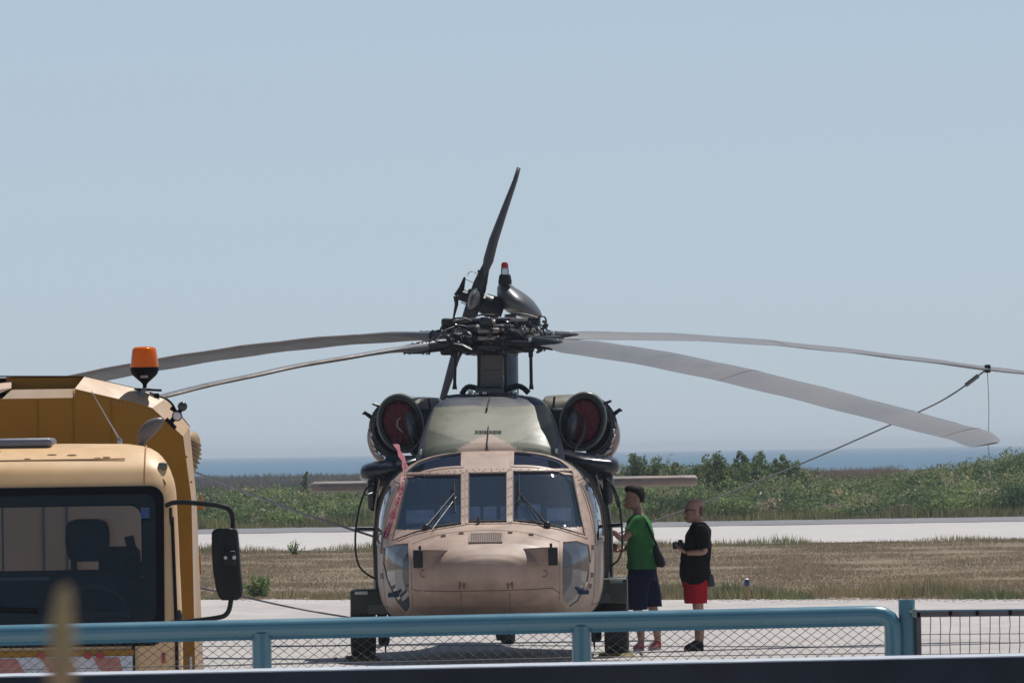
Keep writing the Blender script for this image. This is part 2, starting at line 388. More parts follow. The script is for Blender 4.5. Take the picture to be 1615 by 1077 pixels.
m_stem = mat('stem bark', (.10,.075,.05), .9, var=.3, scale=30)
def bush(px, D, top_py, wpx, label, seed, n=1500, group='taller bushes standing out of the scrub', dark=1.0, leaf=.06):
    rg = np.random.default_rng(seed); rr = random.Random(seed)
    base = W(px, 712, D); base.z = -.05
    H = W(px, top_py, D).z+.05; Wd = wpx/FPX*D/2*1.4; n = int(n*1.25)
    e = empty('bush', base, label, 'bush', group)
    st = MB(); cl = []
    nb = max(9, int(Wd/.05))
    for i in range(nb):
        a = rr.uniform(0, 6.28); k = rr.random()**.5*(1 if i % 3 else 1.1)
        tip = Vector((math.cos(a)*Wd*k*.85, math.sin(a)*Wd*k*.85, H*(1-.30*k*k)*rr.uniform(.72, 1.0)))
        st.tube([(0, 0, 0), (tip.x*.25, tip.y*.25, tip.z*.4), (tip.x*.7, tip.y*.7, tip.z*.75), tip], [.028, .02, .012, .004], 5)
        for j in range(5):
            t = .35+.65*j/4; q = Vector((tip.x*t, tip.y*t, tip.z*t)); cl.append((q+Vector((rr.uniform(-.12,.12)*Wd, rr.uniform(-.12,.12)*Wd, rr.uniform(-.1,.08)*H*.5)), Wd*rr.uniform(.22,.36)*(1.15-.5*t)))
    st.build('stem', m_stem, e)
    per = n//len(cl); V = []; C = []
    for (q, s) in cl:
        p = rg.normal(0, 1, (per, 3)); p /= np.linalg.norm(p, axis=1)[:, None]+1e-6; p *= rg.uniform(.25, 1, (per, 1))**.6
        p = p*np.array([s, s, s*1.25])+np.array(q)
        d1 = rg.normal(0, 1, (per, 3)); d1 /= np.linalg.norm(d1, axis=1)[:, None]; d2 = rg.normal(0, 1, (per, 3)); d2 = np.cross(d1, d2); d2 /= np.linalg.norm(d2, axis=1)[:, None]
        sz = rg.uniform(.6, 1.3, (per, 1))*leaf
        T = np.stack([p-d1*sz, p+d2*sz*.45, p+d1*sz, p-d2*sz*.45], 1); V.append(T.reshape(-1, 3))
        base_c = np.array((.125,.18,.08))*dark*rr.uniform(.75, 1.3) if rr.random() > .3 else np.array((.15,.19,.07))*dark
        C.append(np.repeat(base_c*rg.uniform(.7, 1.35, (per, 1)), 4, 0))
    V = np.concatenate(V); V[:, 2] = np.maximum(V[:, 2], .02); C = np.concatenate(C)
    bulk('foliage', V, np.arange(len(V)).reshape(-1, 4), m_leaf, None, C, e)
    return e
bush(1016, 372, 712, 59, 'tall rounded green bush just right of the helicopter engine', 1, 4680)
bush(1052, 384, 727, 39, 'low bush between the first bush by the helicopter and the twin bushes', 2, 2700)
bush(1138, 374, 712, 71, 'widest dark bush, left of the twin bushes over the scrub', 3, 5760)
bush(1176, 378, 706, 52, 'tallest bush with a pointed spiky top above the bald man', 4, 4680)
bush(1212, 384, 716, 41, 'narrow upright bush right of the tallest pointed one', 5, 3240)
bush(1243, 380, 719, 46, 'rounded bush at the right end of the row above the rope', 6, 3600)
bush(1118, 378, 718, 50, 'rounded mid green bush overlapping the left side of the widest dark bush', 21, 3000)
bush(1072, 380, 727, 60, 'broad low bush in the gap right of the helicopter tailplane tip', 22, 2600)
bush(1097, 380, 741, 46, 'low spreading bush at the end of the tailplane', 7, 2700)
bush(1560, 380, 727, 69, 'dark low bush on the rise behind the hanging rope end', 8, 4680)
bush(1602, 380, 714, 73, 'highest dark bush on the rise at the right edge', 9, 5040)
bush(1455, 386, 741, 52, 'small dark bush on the rise left of the hanging rope', 10, 2700)
bush(481, 470, 741, 12, 'thin lone sapling before the dark heath left of the helicopter', 12, 500, None)
bush(404, 171, 908, 40, 'bright green leafy weed clump on the dry verge beside the truck mirror', 14, 900, None, 1.7, .028)
bush(462, 241, 851, 26, 'wispy pale weed at the edge of the white taxiway', 15, 110, None, 2.2, .03)
# pale stones along the apron edge
m_stone = mat('pale stone', (.5,.46,.42), .9, var=.2, scale=9)
mb = MB(); rr = random.Random(5)
for i in range(420):
    px = rr.uniform(1120, 1640) if i % 3 else rr.uniform(330, 1640)
    x = PXX(px, 162); D = float(field_edge(x))+rr.gauss(-.5, .8); s = rr.uniform(.005, .017)
    mb.ell((x, D, s*.3), (s*1.8, s*1.5, s*.6), 6, 4)
mb.build('pebbles', m_stone, kind='stuff')
# light on a stake in the verge
m_stake = mat('stake ochre', (.30,.20,.08), .7); m_bl = mat('blue lens', (.035,.05,.13), .2); m_wh = mat('white metal cap', (.7,.7,.7), .4)
e = empty('taxiway_light', (PXX(1172, 158.9), 158.9, 0), 'small blue taxiway light on an ochre stake at the edge of the dry grass', 'light')
MB().tube([(0,0,-.05),(0,0,.2)], .028, 10).build('stake', m_stake, e)
MB().lathe((0,0,.2), [(.03,0),(.045,.02),(.045,.07),(.03,.095),(.01,.1)], 14).build('lens', m_bl, e)
MB().lathe((0,0,.295), [(.022,0),(.03,.008),(.012,.022)], 12).build('cap', m_wh, e)

# ================================================================ helicopter
HY0 = 117.0; HX0 = -.250; HTH = R(.97)
heli = empty('helicopter', (HX0, HY0, 0), 'camouflaged tan and dark green military helicopter parked nose on with drooping rotor blades', 'helicopter', rz=-HTH)
def to_local(p):
    dx, dy = p[0]-HX0, p[1]-HY0
    return Vector((dx*math.cos(HTH)-dy*math.sin(HTH), dx*math.sin(HTH)+dy*math.cos(HTH), p[2]))
def to_world(p):
    return Vector((HX0+p[0]*math.cos(HTH)+p[1]*math.sin(HTH), HY0-p[0]*math.sin(HTH)+p[1]*math.cos(HTH), p[2]))
def HL(px, py, y): return to_local(W(px, py, HY0+y))
TAN = (.348,.246,.190); GRN = (.050,.058,.042); OLV = (.158,.158,.112); BLK = (.024,.032,.05)
m_hull = mat('camouflage paint', (1,1,1), .5, var=.2, scale=3.2, attr='paint', bump=.0015, bscale=9, spec=.45)
_n = m_hull.node_tree; _b = _n.nodes['Principled BSDF']; _g = _n.nodes.new('ShaderNodeNewGeometry'); _l = _n.nodes.new('ShaderNodeBsdfDiffuse'); _l.inputs[0].default_value = (.02,.022,.026,1)
_x = _n.nodes.new('ShaderNodeMixShader'); _n.links.new(_g.outputs['Backfacing'], _x.inputs[0]); _n.links.new(_b.outputs[0], _x.inputs[1]); _n.links.new(_l.outputs[0], _x.inputs[2]); _n.links.new(_x.outputs[0], _n.nodes['Material Output'].inputs[0])   # bare dark lining inside the skin
m_boot = mat('hub black rubber', (.012,.013,.015), .55, var=.4, scale=18, bump=.004, bscale=30)
m_blk = mat('black fitting', (.010,.011,.014), .42, spec=.25, var=.3, scale=20)
m_blk_gloss = mat('glossy black paint', (.012,.015,.024), .22, var=.2, scale=8)
m_dark_metal = mat('dark oily metal', (.035,.037,.044), .38, .45, spec=.3, var=.35, scale=25)
m_steel = mat('worn steel', (.42,.42,.42), .3, .9, var=.25, scale=30)
m_rubber = mat('tyre rubber', (.018,.018,.02), .8, spec=.25, var=.25, scale=14, bump=.002)
m_tan = mat('tan paint', TAN, .45, var=.12, scale=9)
m_tan_d = mat('darker tan paint', (.28,.19,.15), .5, var=.2, scale=14)
m_seal = mat('sealant line', (.07,.05,.045), .7, var=.3, scale=30)
m_blade = mat('rotor blade grey', (.105,.116,.138), .62, var=.08, scale=3, hue2=(.122,.13,.142))
m_blade_tan = mat('blade edge strip', (.13,.105,.095), .6, 0, var=.15, scale=6)
m_drkgrn = mat('dark green paint', (.030,.038,.028), .45, spec=.25, var=.2, scale=8)
m_glass = glass_mat('cockpit glass', (.88,.93,1.0), 1.5, .02, .22, (.085,.145,.23))  # bluish body colour stands in for hazy reflections on the panes
m_glass_d = glass_mat('side glass', (.16,.19,.22), 1.6, .03, .5, (.03,.045,.07))
m_chin = glass_mat('chin glass', (.2,.24,.28), 1.55, .05, .85, (.060,.066,.078))
m_roofg = glass_mat('roof glass', (.62,.72,.88), 1.6, .03, .3, (.012,.022,.05))

HWT = [(-3.07,.02),(-3.06,.20),(-3.03,.34),(-2.97,.48),(-2.88,.62),(-2.75,.76),(-2.55,.89),(-2.3,.98),(-2.0,1.06),(-1.6,1.13),(-1.2,1.17),(-.7,1.20),(0,1.205),(4.2,1.2),(5.0,1.05),(5.8,.72),(6.5,.50),(8,.38),(10.4,.24),(11.0,.12)]
ZTT = [(-3.07,.95),(-3.06,1.03),(-3.03,1.09),(-2.97,1.145),(-2.88,1.20),(-2.75,1.255),(-2.55,1.315),(-2.3,1.38),(-2.0,1.45),(-1.93,1.475),(-1.34,1.985),(-1.28,2.03),(-1.22,2.062),(-1.0,2.165),(-.88,2.20),(-.3,2.215),(.5,2.22),(4.2,2.25),(5.2,2.22),(6.5,2.12),(8,2.02),(10.4,1.98),(11.0,1.95)]
ZBT = [(-3.07,.93),(-3.06,.88),(-3.03,.835),(-2.97,.78),(-2.88,.72),(-2.75,.65),(-2.55,.57),(-2.3,.49),(-2.0,.43),(-1.5,.37),(-1,.345),(0,.335),(4.2,.35),(5.2,.58),(6.5,.98),(8,1.22),(10.4,1.45),(11.0,1.6)]
def sec(y, n=256):
    hw, zt, zb = interp(y, HWT), interp(y, ZTT), interp(y, ZBT)
    f = min(1, max(0, (y+3.07)/1.2)); zm = .94+(.16)*f
    if y > 4.2: zm += (y-4.2)*.11
    zm = min(max(zm, zb+.01), zt-.01)
    nu = 2.35+.75*f; nl = 2.3+1.9*f; out = []
    for k in range(n):
        a = 2*math.pi*k/n; c, s_ = math.cos(a), math.sin(a); e = 2/(nu if s_ >= 0 else nl)
        x = hw*math.copysign(abs(c)**e, c); z = zm+((zt-zm) if s_ >= 0 else (zm-zb))*math.copysign(abs(s_)**e, s_)
        out.append((x, y, z))
    # even out the spacing of the points along the section
    P = np.array(out+[out[0]]); d = np.r_[0, np.cumsum(np.linalg.norm(np.diff(P, axis=0), axis=1))]
    t = np.linspace(0, d[-1], n+1)[:-1]
    return [tuple((np.interp(u, d, P[:, 0]), y, np.interp(u, d, P[:, 2]))) for u in t]
ys = [-3.07,-3.066,-3.06,-3.05,-3.04,-3.03,-3.015,-3.0]
y = -2.985
while y < -.3: ys.append(y); y += .016
ys += [-.25,-.15,0,.15,.3]
rings = [sec(y) for y in ys]
hullV = [q for r in rings for q in r]; NS = 256
hullF = [(i*NS+k, i*NS+(k+1) % NS, (i+1)*NS+(k+1) % NS, (i+1)*NS+k) for i in range(len(ys)-1) for k in range(NS)]+[tuple(range(NS-1, -1, -1))]
bvh = BVHTree.FromPolygons(hullV, hullF)
def cast(x, z, axis='y'):
    if axis == 'y': h = bvh.ray_cast(Vector((x, -8, z)), Vector((0, 1, 0)))
    elif axis == 'x+': h = bvh.ray_cast(Vector((8, x, z)), Vector((-1, 0, 0)))      # (y, z) seen from image right
    elif axis == 'x-': h = bvh.ray_cast(Vector((-8, x, z)), Vector((1, 0, 0)))
    elif axis == 'z': h = bvh.ray_cast(Vector((x, z, 8)), Vector((0, 0, -1)))       # (x, y) from above
    if h[0] is None: return None, None
    n = h[1]
    d = {'y': Vector((0,-1,0)), 'x+': Vector((1,0,0)), 'x-': Vector((-1,0,0)), 'z': Vector((0,0,1))}[axis]
    if n.dot(d) < 0: n = -n
    return h[0], n
def fp(px, py, y=-2.0):                # front-view point (x, z) of a picture point at depth y
    p = HL(px, py, y); return (p.x, p.z)
def strip_on(mb, pts, wd, t=.008, closed=False, axis='y', step=.03, inset=.006):
    Q = resample([(p[0], p[1], 0) for p in pts], step, closed); P = []; Nn = []
    for q in Q:
        h, n = cast(q.x, q.y, axis)
        if h is None: continue
        P.append(h); Nn.append(n)
    m = len(P); rg = []
    for i in range(m):
        a = P[(i-1) % m] if closed or i else P[0]; b = P[(i+1) % m] if closed or i < m-1 else P[-1]
        tt = (b-a).normalized(); sdv = Nn[i].cross(tt).normalized()
        rg.append([P[i]+sdv*wd/2-Nn[i]*inset, P[i]+sdv*wd/2+Nn[i]*t, P[i]-sdv*wd/2+Nn[i]*t, P[i]-sdv*wd/2-Nn[i]*inset])
    if closed: rg.append(rg[0])
    mb.loft(rg, cap=not closed)
# windows: front-view or side-view polygons on the hull
ws_l = [fp(639,747,-1.3), fp(730.5,746,-1.3), fp(730.5,828,-1.9), fp(690,834,-1.85), fp(655,842,-1.8), fp(617,856,-1.7)]
ws_r = [fp(806.5,741,-1.3), fp(904,741,-1.3), fp(925,847,-1.7), fp(885,835,-1.8), fp(850,828,-1.85), fp(806.5,823.5,-1.9)]
ws_c = [fp(736.5,744,-1.3), fp(802,743,-1.3), fp(802,825,-1.9), fp(736.5,826,-1.9)]
eb_l = [(-.27,-1.245), (-.80,-1.21), (-.93,-1.08), (-.76,-.90), (-.27,-.86)]        # (x, y) from above
eb_r = [(.25,-1.245), (.80,-1.21), (.93,-1.08), (.76,-.90), (.25,-.86)]
ch_l = [fp(604,862), fp(625,856), fp(648,855), fp(650,885), fp(650,958), fp(641,968), fp(627,950), fp(610,915), fp(603,890)]
ch_r = [fp(886,853), fp(908,851), fp(928,857), fp(932,885), fp(927,918), fp(912,948), fp(897,957), fp(886,945)]
dw = [(-1.20,1.84), (-.80,1.90), (-.62,1.88), (-.62,1.27), (-1.62,1.22), (-1.56,1.36)]    # (y, z) door window
def sel(c):
    x, y, z = c
    if y < -.95 and z > 1.40:
        for p in (ws_l, ws_c, ws_r):
            if inside(p, x, z): return 'ws'
    if z > 1.9 and (inside(eb_l, x, y) or inside(eb_r, x, y)): return 'eb'
    if y < -1.2 and z < 1.35 and (inside(ch_l, x, z) or inside(ch_r, x, z)): return 'ch'
    if abs(x) > .8 and inside(dw, y, z): return 'dw'
    return 'hull'
bins = {'hull': [], 'ws': [], 'eb': [], 'ch': [], 'dw': []}
VN = np.array(hullV)
for f in hullF: bins[sel(VN[list(f)].mean(0)) if len(f) == 4 else 'hull'].append(f)
def hull_paint(x, y, z):
    n = nz(x*.9+3, y*.8, z*.9)
    if y < -.86+.10*n or (abs(x) < .30 and y < -.2) : c = TAN
    elif z > 2.02 and abs(x) < 1.05: c = (.13,.125,.09)
    else: c = GRN
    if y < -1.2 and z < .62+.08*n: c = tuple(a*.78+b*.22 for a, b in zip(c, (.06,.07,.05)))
    k = 1-.22*max(0, nz(x*3, y*3, z*3))-.10*max(0, nz(x*13, y*1.5, z*1.4))-.12*max(0, nz(x*6+9, y*6, z*6))
    g = .12*max(0, nz(x*1.7+5, y*1.7, z*1.7+2))      # chalky faded patches
    return tuple(a*k*(1-g)+g*.40 for a in c)
def sub(faces, name, m, parent, off=0, paint=None):
    idx = sorted({i for f in faces for i in f}); mp = {a: b for b, a in enumerate(idx)}
    mb = MB(); mb.v = [hullV[i] for i in idx]; mb.f = [tuple(mp[i] for i in f) for f in faces]
    o = mb.build(name, m, parent, smooth=60, paint=paint)
    if off:
        nn = [v.normal.copy() for v in o.data.vertices]
        c = Vector((0, -.4, 1.2))
        for v, n in zip(o.data.vertices, nn):
            if n.dot(v.co-c) < 0: n = -n
            v.co = v.co-n*off
    return o
hull = sub(bins['hull'], 'fuselage', m_hull, heli, 0, hull_paint)
def split_glass(faces, name, m, off):
    # one pane per connected patch, told apart by side
    groups = {}
    for f in faces:
        x = VN[list(f)].mean(0)[0]
        k = 'c' if (name == 'windscreen' and abs(x+.005) < .235) else ('l' if x < 0 else 'r')
        groups.setdefault(k, []).append(f)
    for k, fs in groups.items(): sub(fs, name, m, heli, off)
split_glass(bins['ws'], 'windscreen', m_glass, .006)
split_glass(bins['eb'], 'roof_window', m_roofg, .004)
split_glass(bins['ch'], 'chin_window', m_chin, .004)
split_glass(bins['dw'], 'door_window', m_glass_d, .004)
fr = MB()
for p in (ws_l, ws_c, ws_r): fr = MB(); strip_on(fr, p, .036, .008, True); fr.build('windscreen_frame', m_tan, heli, smooth=30)
for p in (ws_l, ws_c, ws_r):
    fr = MB(); cx = sum(q[0] for q in p)/len(p); cz = sum(q[1] for q in p)/len(p)
    strip_on(fr, [(cx+(q[0]-cx)*(1-.022/max(.2, abs(q[0]-cx))), cz+(q[1]-cz)*(1-.022/max(.15, abs(q[1]-cz)))) for q in p], .010, .013, True)
    fr.build('windscreen_seal', m_seal, heli)
for p, w_, ax in ((ch_l,.035,'y'), (ch_r,.035,'y'), (eb_l,.04,'z'), (eb_r,.04,'z')):
    fr = MB(); strip_on(fr, p, w_, .006, True, ax); fr.build('window_surround', m_tan, heli, smooth=30)
m_dfp = mat('door frame paint', (.17,.13,.10), .5, var=.3, scale=12)
for ax in ('x+', 'x-'): fr = MB(); strip_on(fr, dw, .05, .008, True, ax); fr.build('door_window_frame', m_dfp, heli, smooth=30)
# rivets round the windscreen
rv = MB()
for p in (ws_l, ws_c, ws_r):
    for q in resample([(a[0], a[1], 0) for a in p], .085, True):
        h, n = cast(q.x, q.y)
        if h is not None: rv.box(h+n*.010, (.009,.009,.007))
for pl in ([(655,933),(700,934),(770,933),(840,931),(872,929)], [(643,860),(647,900),(647,958)], [(889,856),(890,900),(889,948)], [(655,860),(682,849),(712,843),(770,840),(830,842),(862,850),(884,859)]):
    for q in resample([(*fp(a, c2, -2.4), 0) for a, c2 in pl], .055):
        h, n = cast(q.x, q.y)
        if h is not None: rv.box(h+n*.001, (.007,.007,.006))
for x0, y0, x1, y1 in ((-.8,-1.2,.8,-1.2),):
    for k in range(26):
        h, n = cast(x0+(x1-x0)*k/25, -1.30, 'z')
        if h is not None: rv.box(h+n*.004, (.010,.010,.008))
o = rv.build('rivets', m_tan_d, heli, smooth=0, kind='stuff')
# seams and hatch lines on the nose
se = MB()
for pl, wd in (([(651,857),(680,846),(710,840),(735,837),(770,836),(805,837),(835,840),(862,847),(886,855)], .013),
               ([(655,930),(700,931),(770,930),(840,928),(872,926)], .010),
               ([(648,925),(655,930)], .008), ([(884,935),(872,926)], .008),
               ([(646,856),(650,900),(650,960)], .006), ([(885,853),(887,900),(886,950)], .006),
               ([(733.5,744),(733.5,829)], .013), ([(804,743),(804.5,827)], .013), ([(728,931),(729,966)], .005), ([(805,930),(805,966)], .005)):
    strip_on(se, smooth_pl([(*fp(a, b, -2.4), 0) for a, b in pl], 2), wd, .002, False)
for xs in (-1, 1):                     # door seams on the cabin side
    pl = [(-1.70,.75), (-1.70,1.2), (-1.62,1.40), (-1.22,1.88), (-.55,1.95), (-.5,.6), (-1.5,.58), (-1.70,.75)]
    strip_on(se, pl, .012, .002, False, 'x+' if xs > 0 else 'x-')
se.build('panel_seam', m_seal, heli, smooth=0)
# vent grille, latches, hatch slots, probe
gp, gn = cast(*fp(767, 849, -2.4)); gb = MB()
h1, n1 = cast(*fp(767, 842.5, -2.4)); h2, n2 = cast(*fp(767, 855.5, -2.4))
up = (h1-h2).normalized(); nn = Vector((1,0,0)).cross(up).normalized()
if nn.y > 0: nn = -nn
M = Matrix((Vector((1,0,0)), up, nn)).transposed()
L_ = (h1-h2).length; ctr = (h1+h2)/2
fr = MB()
for a, b, c, d in ((0, L_/2, .35, .012), (0, -L_/2, .35, .012), (.17, 0, .012, L_), (-.17, 0, .012, L_)): fr.box(ctr+M @ Vector((a, b, .008)), (c, d, .016), M)
e = fr.build('vent_frame', m_tan_d, heli, smooth=0)
gb = MB()
for k in range(9): gb.box(ctr+M @ Vector((0, -L_/2+L_*(k+.5)/9, .006)), (.33, L_/18, .006), M)
for k in range(15): gb.box(ctr+M @ Vector((-.16+.32*k/14, 0, .011)), (.007, L_, .004), M)
o = gb.build('vent_grille', mat('grille metal', (.20,.15,.125), .6, var=.2), heli, smooth=0)
for px, py in ((728,841),(805,840),(700,845),(838,843)):
    h, n = cast(*fp(px, py, -2.3))
    MB().rbox(h+n*.008, (.05,.05,.024), .006).build('latch', m_tan_d if py > 841 else m_tan, heli)
for px in (729, 804.5):
    h, n = cast(*fp(px, 920, -2.9)); b = MB()
    for dx in (-.022, .022): b.box(h+Vector((dx, 0, 0))+n*.006, (.013,.02,.10))
    b.box(h+Vector((0, 0, .055))+n*.006, (.056,.018,.012)); b.build('tow_fitting', m_seal, heli, smooth=0)
h, n = cast(*fp(765, 921, -2.9)); MB().lathe(h, [(.022,-.01),(.022,.008),(.012,.012)], 14, 'y').build('drain_plug', m_tan_d, heli)
for px in (668, 858):
    h, n = cast(*fp(px, 904, -2.9)); b = MB(); pts = [h+n*.004+Vector((math.cos(a)*.035, 0, math.sin(a)*.035)) for a in np.linspace(0, 2*math.pi, 17)]
    b.tube(pts, .004, 5, False); b.build('jack_ring', m_seal, heli)
h, n = cast(*fp(754, 826, -2.1)); MB().tube([h-n*.02, h+Vector((0,-.02,.035)), h+Vector((.0,-.02,.075))], [.018,.016,.013], 10).build('air_probe', m_seal, heli)
# sensor pods on the nose shoulders: black sensor face on a tan wedge
for s, px, pz in ((-1, 667, 879), (1, 867, 875)):
    h, n = cast(*fp(px, pz, -2.6)); x, z = h.x, h.z; yb = h.y+.20
    b = MB(); i = -s                    # inner direction
    P = [(x+s*.085, yb-.44, z+.085), (x+i*.075, yb-.44, z+.085), (x+i*.27, yb-.26, z+.075), (x+i*.22, yb-.20, z-.02), (x+i*.10, yb-.34, z-.105), (x+s*.085, yb-.40, z-.105)]
    Q = [(p[0]*.97+x*.03, p[1]+.38, p[2]) for p in P]
    b.loft([P, Q]); b.build('sensor_housing', m_tan_d, heli, smooth=0)  # darker tan puts the shade on the wedge into its colour
    MB().rbox((x+s*.04, yb-.455, z-.01), (.10,.05,.185), .008).build('sensor_face', m_blk, heli)
    MB().tube([(x+s*.02, yb-.43, z+.08), (x+s*.02, yb-.44, z+.125)], .014, 8).build('sensor_stud', m_blk, heli)
# pillar hinges
for px, py in ((603,868),(604,908),(934,862),(933,905),(930,922)):
    h, n = cast(*fp(px, py, -1.6))
    if h is not None: MB().rbox(h+n*.006, (.045,.05,.06), .01).build('hinge', m_tan_d, heli)
# wipers
def wiper(piv, elbow, tipa, tipb, link):
    P = []
    for (px, py) in (piv, elbow, tipa, tipb, link):
        h, n = cast(*fp(px, py, -1.8)); P.append(h+n*.035)
    b = MB(); b.tube([P[0], P[1]], [.014,.008], 8); b.tube([P[4], P[1]+Vector((.02,0,-.04))], .007, 6); b.build('wiper_arm', m_blk, heli)
    b = MB(); b.tube([P[2], P[1], P[3]], .010, 6); b.build('wiper_blade', m_blk, heli)
    b = MB(); b.lathe(P[0]-Vector((0,-.02,0)), [(.035,.04),(.04,0),(.03,-.02),(.015,-.03)], 12, 'y'); b.tube([P[0]+Vector((0,0,-.03)), P[0]+Vector((-.06 if piv[0] < 770 else .05, .02, -.085))], .013, 8)
    b.build('wiper_motor', m_dark_metal, heli)
wiper((674,836), (716,782), (715,764), (718,812), (684,839))
wiper((863,832), (818,781), (817,752), (816,797), (846,822))
# cockpit interior
m_int = mat('cockpit grey blue', (.12,.16,.22), .6, var=.2, scale=9); m_int_d = mat('cockpit navy lining', (.028,.050,.095), .8, spec=.1); m_scr = mat('panel light grey', (.85,.88,.9), .4, var=.2, scale=12)
b = MB(); b.box((0,.25,1.3), (2.25,.04,1.75)); b.box((0,-1.0,.72), (2.1,2.5,.04)); b.build('cockpit_bulkhead', m_int_d, heli, smooth=0)
gl = MB()
P = [(-.93,-1.35,1.42), (-.82,-1.38,1.58), (-.42,-1.42,1.66), (0,-1.42,1.67), (.42,-1.42,1.66), (.82,-1.38,1.58), (.93,-1.35,1.42)]
P = smooth_pl(P, 2)
gl.loft([[p+Vector((0,-.02,-.015)) for p in P], [p+Vector((0,.30,.0)) for p in P]], cap=False, closed=False)
gl.build('glare_shield', m_int, heli, smooth=50)
ip = MB(); ip.box((0,-1.30,1.40), (1.8,.03,.5)); ip.build('instrument_panel', m_int_d, heli, smooth=0)
for x, wd, ht, zc in ((-.72,.30,.16,1.53), (-.40,.22,.20,1.56), (-.16,.16,.16,1.56), (.02,.14,.16,1.56), (.20,.14,.16,1.56), (.43,.24,.19,1.56), (.74,.26,.16,1.53)):
    MB().rbox((x,-1.72+.36*x*x,zc-.01), (wd,.06,ht), .01, Matrix.Rotation(-.5, 3, 'X')).build('instrument_hood', m_scr, heli)
for x in (-.55, .55):
    b = MB(); b.rbox((x,-.35,1.05), (.5,.5,.14), .05); b.build('seat_cushion', m_int_d, heli)
    b = MB(); b.rbox((x,-.08,1.42), (.52,.12,.72), .05); b.rbox((x,-.08,1.88), (.26,.1,.17), .04); b.build('seat_back', m_int, heli)
MB().rbox((0,-.95,2.02), (.5,.5,.10), .03).build('overhead_panel', m_int_d, heli)
# cabin behind the cockpit and tail boom
cb = MB(); yy = [.28,.6,1,2,3,4.2,4.6,5.0,5.4,5.8,6.5,7.2,8,9,10.4,11.0]
cb.loft([sec(y, 72) for y in yy]); cb.build('cabin_and_tail_boom', m_hull, heli, paint=lambda x, y, z: GRN if nz(x*.6, y*.7, z*.8) < .12 else (.11,.11,.075))
for s in (-1, 1):                    # sliding cabin doors, proud of the side, with their rails
    for y0, y1, w_, m_ in ((.30,.38,.045,m_drkgrn), (.42,2.1,.075,m_drkgrn), (-.42,-.30,.03,m_seal), (-.2,-.05,.04,m_drkgrn)):
        b = MB(); P = [p for p in sec((y0+y1)/2, 120) if p[0]*s > .02 and .62 < p[2] < 2.06]
        P.sort(key=lambda p: p[2]); Q = [(p[0]+s*w_, 0, p[2]) for p in P]; P2 = [(p[0]-s*.02, 0, p[2]) for p in P]
        ring = Q+P2[::-1]
        b.loft([[(q[0], y0, q[2]) for q in ring], [(q[0], y1, q[2]) for q in ring]]); b.build('cabin_door' if y0 > .4 else 'door_rail', m_, heli, smooth=40)
for s in (-1, 1): b = MB(); b.tube([HL(940 if s > 0 else 600, 748, .2), HL(952 if s > 0 else 592, 800, .2), HL(957 if s > 0 else 588, 860, .2), HL(952 if s > 0 else 592, 930, .2)], .010, 6); b.build('door_trim', m_tan, heli)
# black rounded fairings at the cabin shoulders with a stub below
for s, pxo in ((-1, 568), (1, 978)):
    xo = abs(HL(pxo, 740, .5).x); zc = 2.01+ (.02 if s > 0 else -.01)
    b = MB(); rg = []
    for (x, hh, dz) in ((.62,.05,.14),(.80,.095,.09),(1.0,.115,.03),(xo-.10,.11,0),(xo-.03,.09,-.005),(xo,.05,-.01)):
        rg.append([(s*x, .55+math.cos(a)*.55*min(1,hh/.1), zc+dz+math.copysign(abs(math.sin(a))**.7, math.sin(a))*hh) for a in np.linspace(0, 2*math.pi, 25)[:-1]])
    b.loft(rg); b.build('shoulder_fairing', m_blk_gloss, heli, smooth=60)
    b = MB(); b.rbox((s*(xo-.13), .55, zc-.24), (.11,.5,.34), .045); b.box((s*(xo-.2), .6, zc-.1), (.2,.4,.1)); b.build('fairing_stub', m_blk_gloss, heli, smooth=50)
# doghouse on the roof
DH = [(-.50,2.17,.60),(-.46,2.24,.70),(-.40,2.30,.76),(-.25,2.40,.80),(-.05,2.52,.815),(.15,2.63,.82),(.32,2.71,.82),(.45,2.755,.82),(.6,2.785,.81),(.9,2.80,.80),(2.4,2.80,.76),(3.2,2.70,.66),(4.2,2.45,.5),(5.4,2.2,.35)]
def dsec(y, n=96):
    zt = interp(y, [(a, b) for a, b, c in DH]); hw = interp(y, [(a, c) for a, b, c in DH]); out = []
    h = zt-2.05; ex = 7.0 if y > .2 else 3.4+3.6*max(0, min(1, (y+.5)/.7))
    for k in range(n+1):
        a = math.pi*k/n; c, s_ = math.cos(a), math.sin(a); e = 2/ex
        zf = abs(s_)**e; tx = 1-.24*zf*min(1, h/.75)
        out.append((hw*math.copysign(abs(c)**e, c)*tx, y, 2.05+h*zf))
    P = np.array(out); d = np.r_[0, np.cumsum(np.linalg.norm(np.diff(P, axis=0), axis=1))]; t = np.linspace(0, d[-1], n+1)
    return [(float(np.interp(u, d, P[:, 0])), y, float(np.interp(u, d, P[:, 2]))) for u in t]
def dog_paint(x, y, z):
    n = .10*nz(x*2.2, y*2, z*2+4)
    ax = abs(x); lim = .70-.30*max(0, (z-2.35))+n*.25
    if z > 2.69+n*.2 or y > .6 or ax > lim: return BLK if nz(x*1.5, y*1.5, z) < .3 else (.05,.055,.06)
    if z < 2.385-.50*ax+n*.4 and ax < .34: return TAN
    if ax > .18+n*.3 and z < 2.24+.42*(ax-.12)+n*.5: return (.075,.085,.058)  # dark lower corners paint in the shade beside the V creases
    if z > 2.60+n*.4: return (.125,.125,.085)
    return OLV
b = MB(); yy = list(np.arange(-.5, .95, .02))+[1.2,1.6,2,2.4,2.8,3.2,3.8,4.2,5.4]
b.loft([dsec(y) for y in yy], cap=True, closed=False); b.build('rotor_pylon_fairing', m_hull, heli, smooth=50, paint=dog_paint)
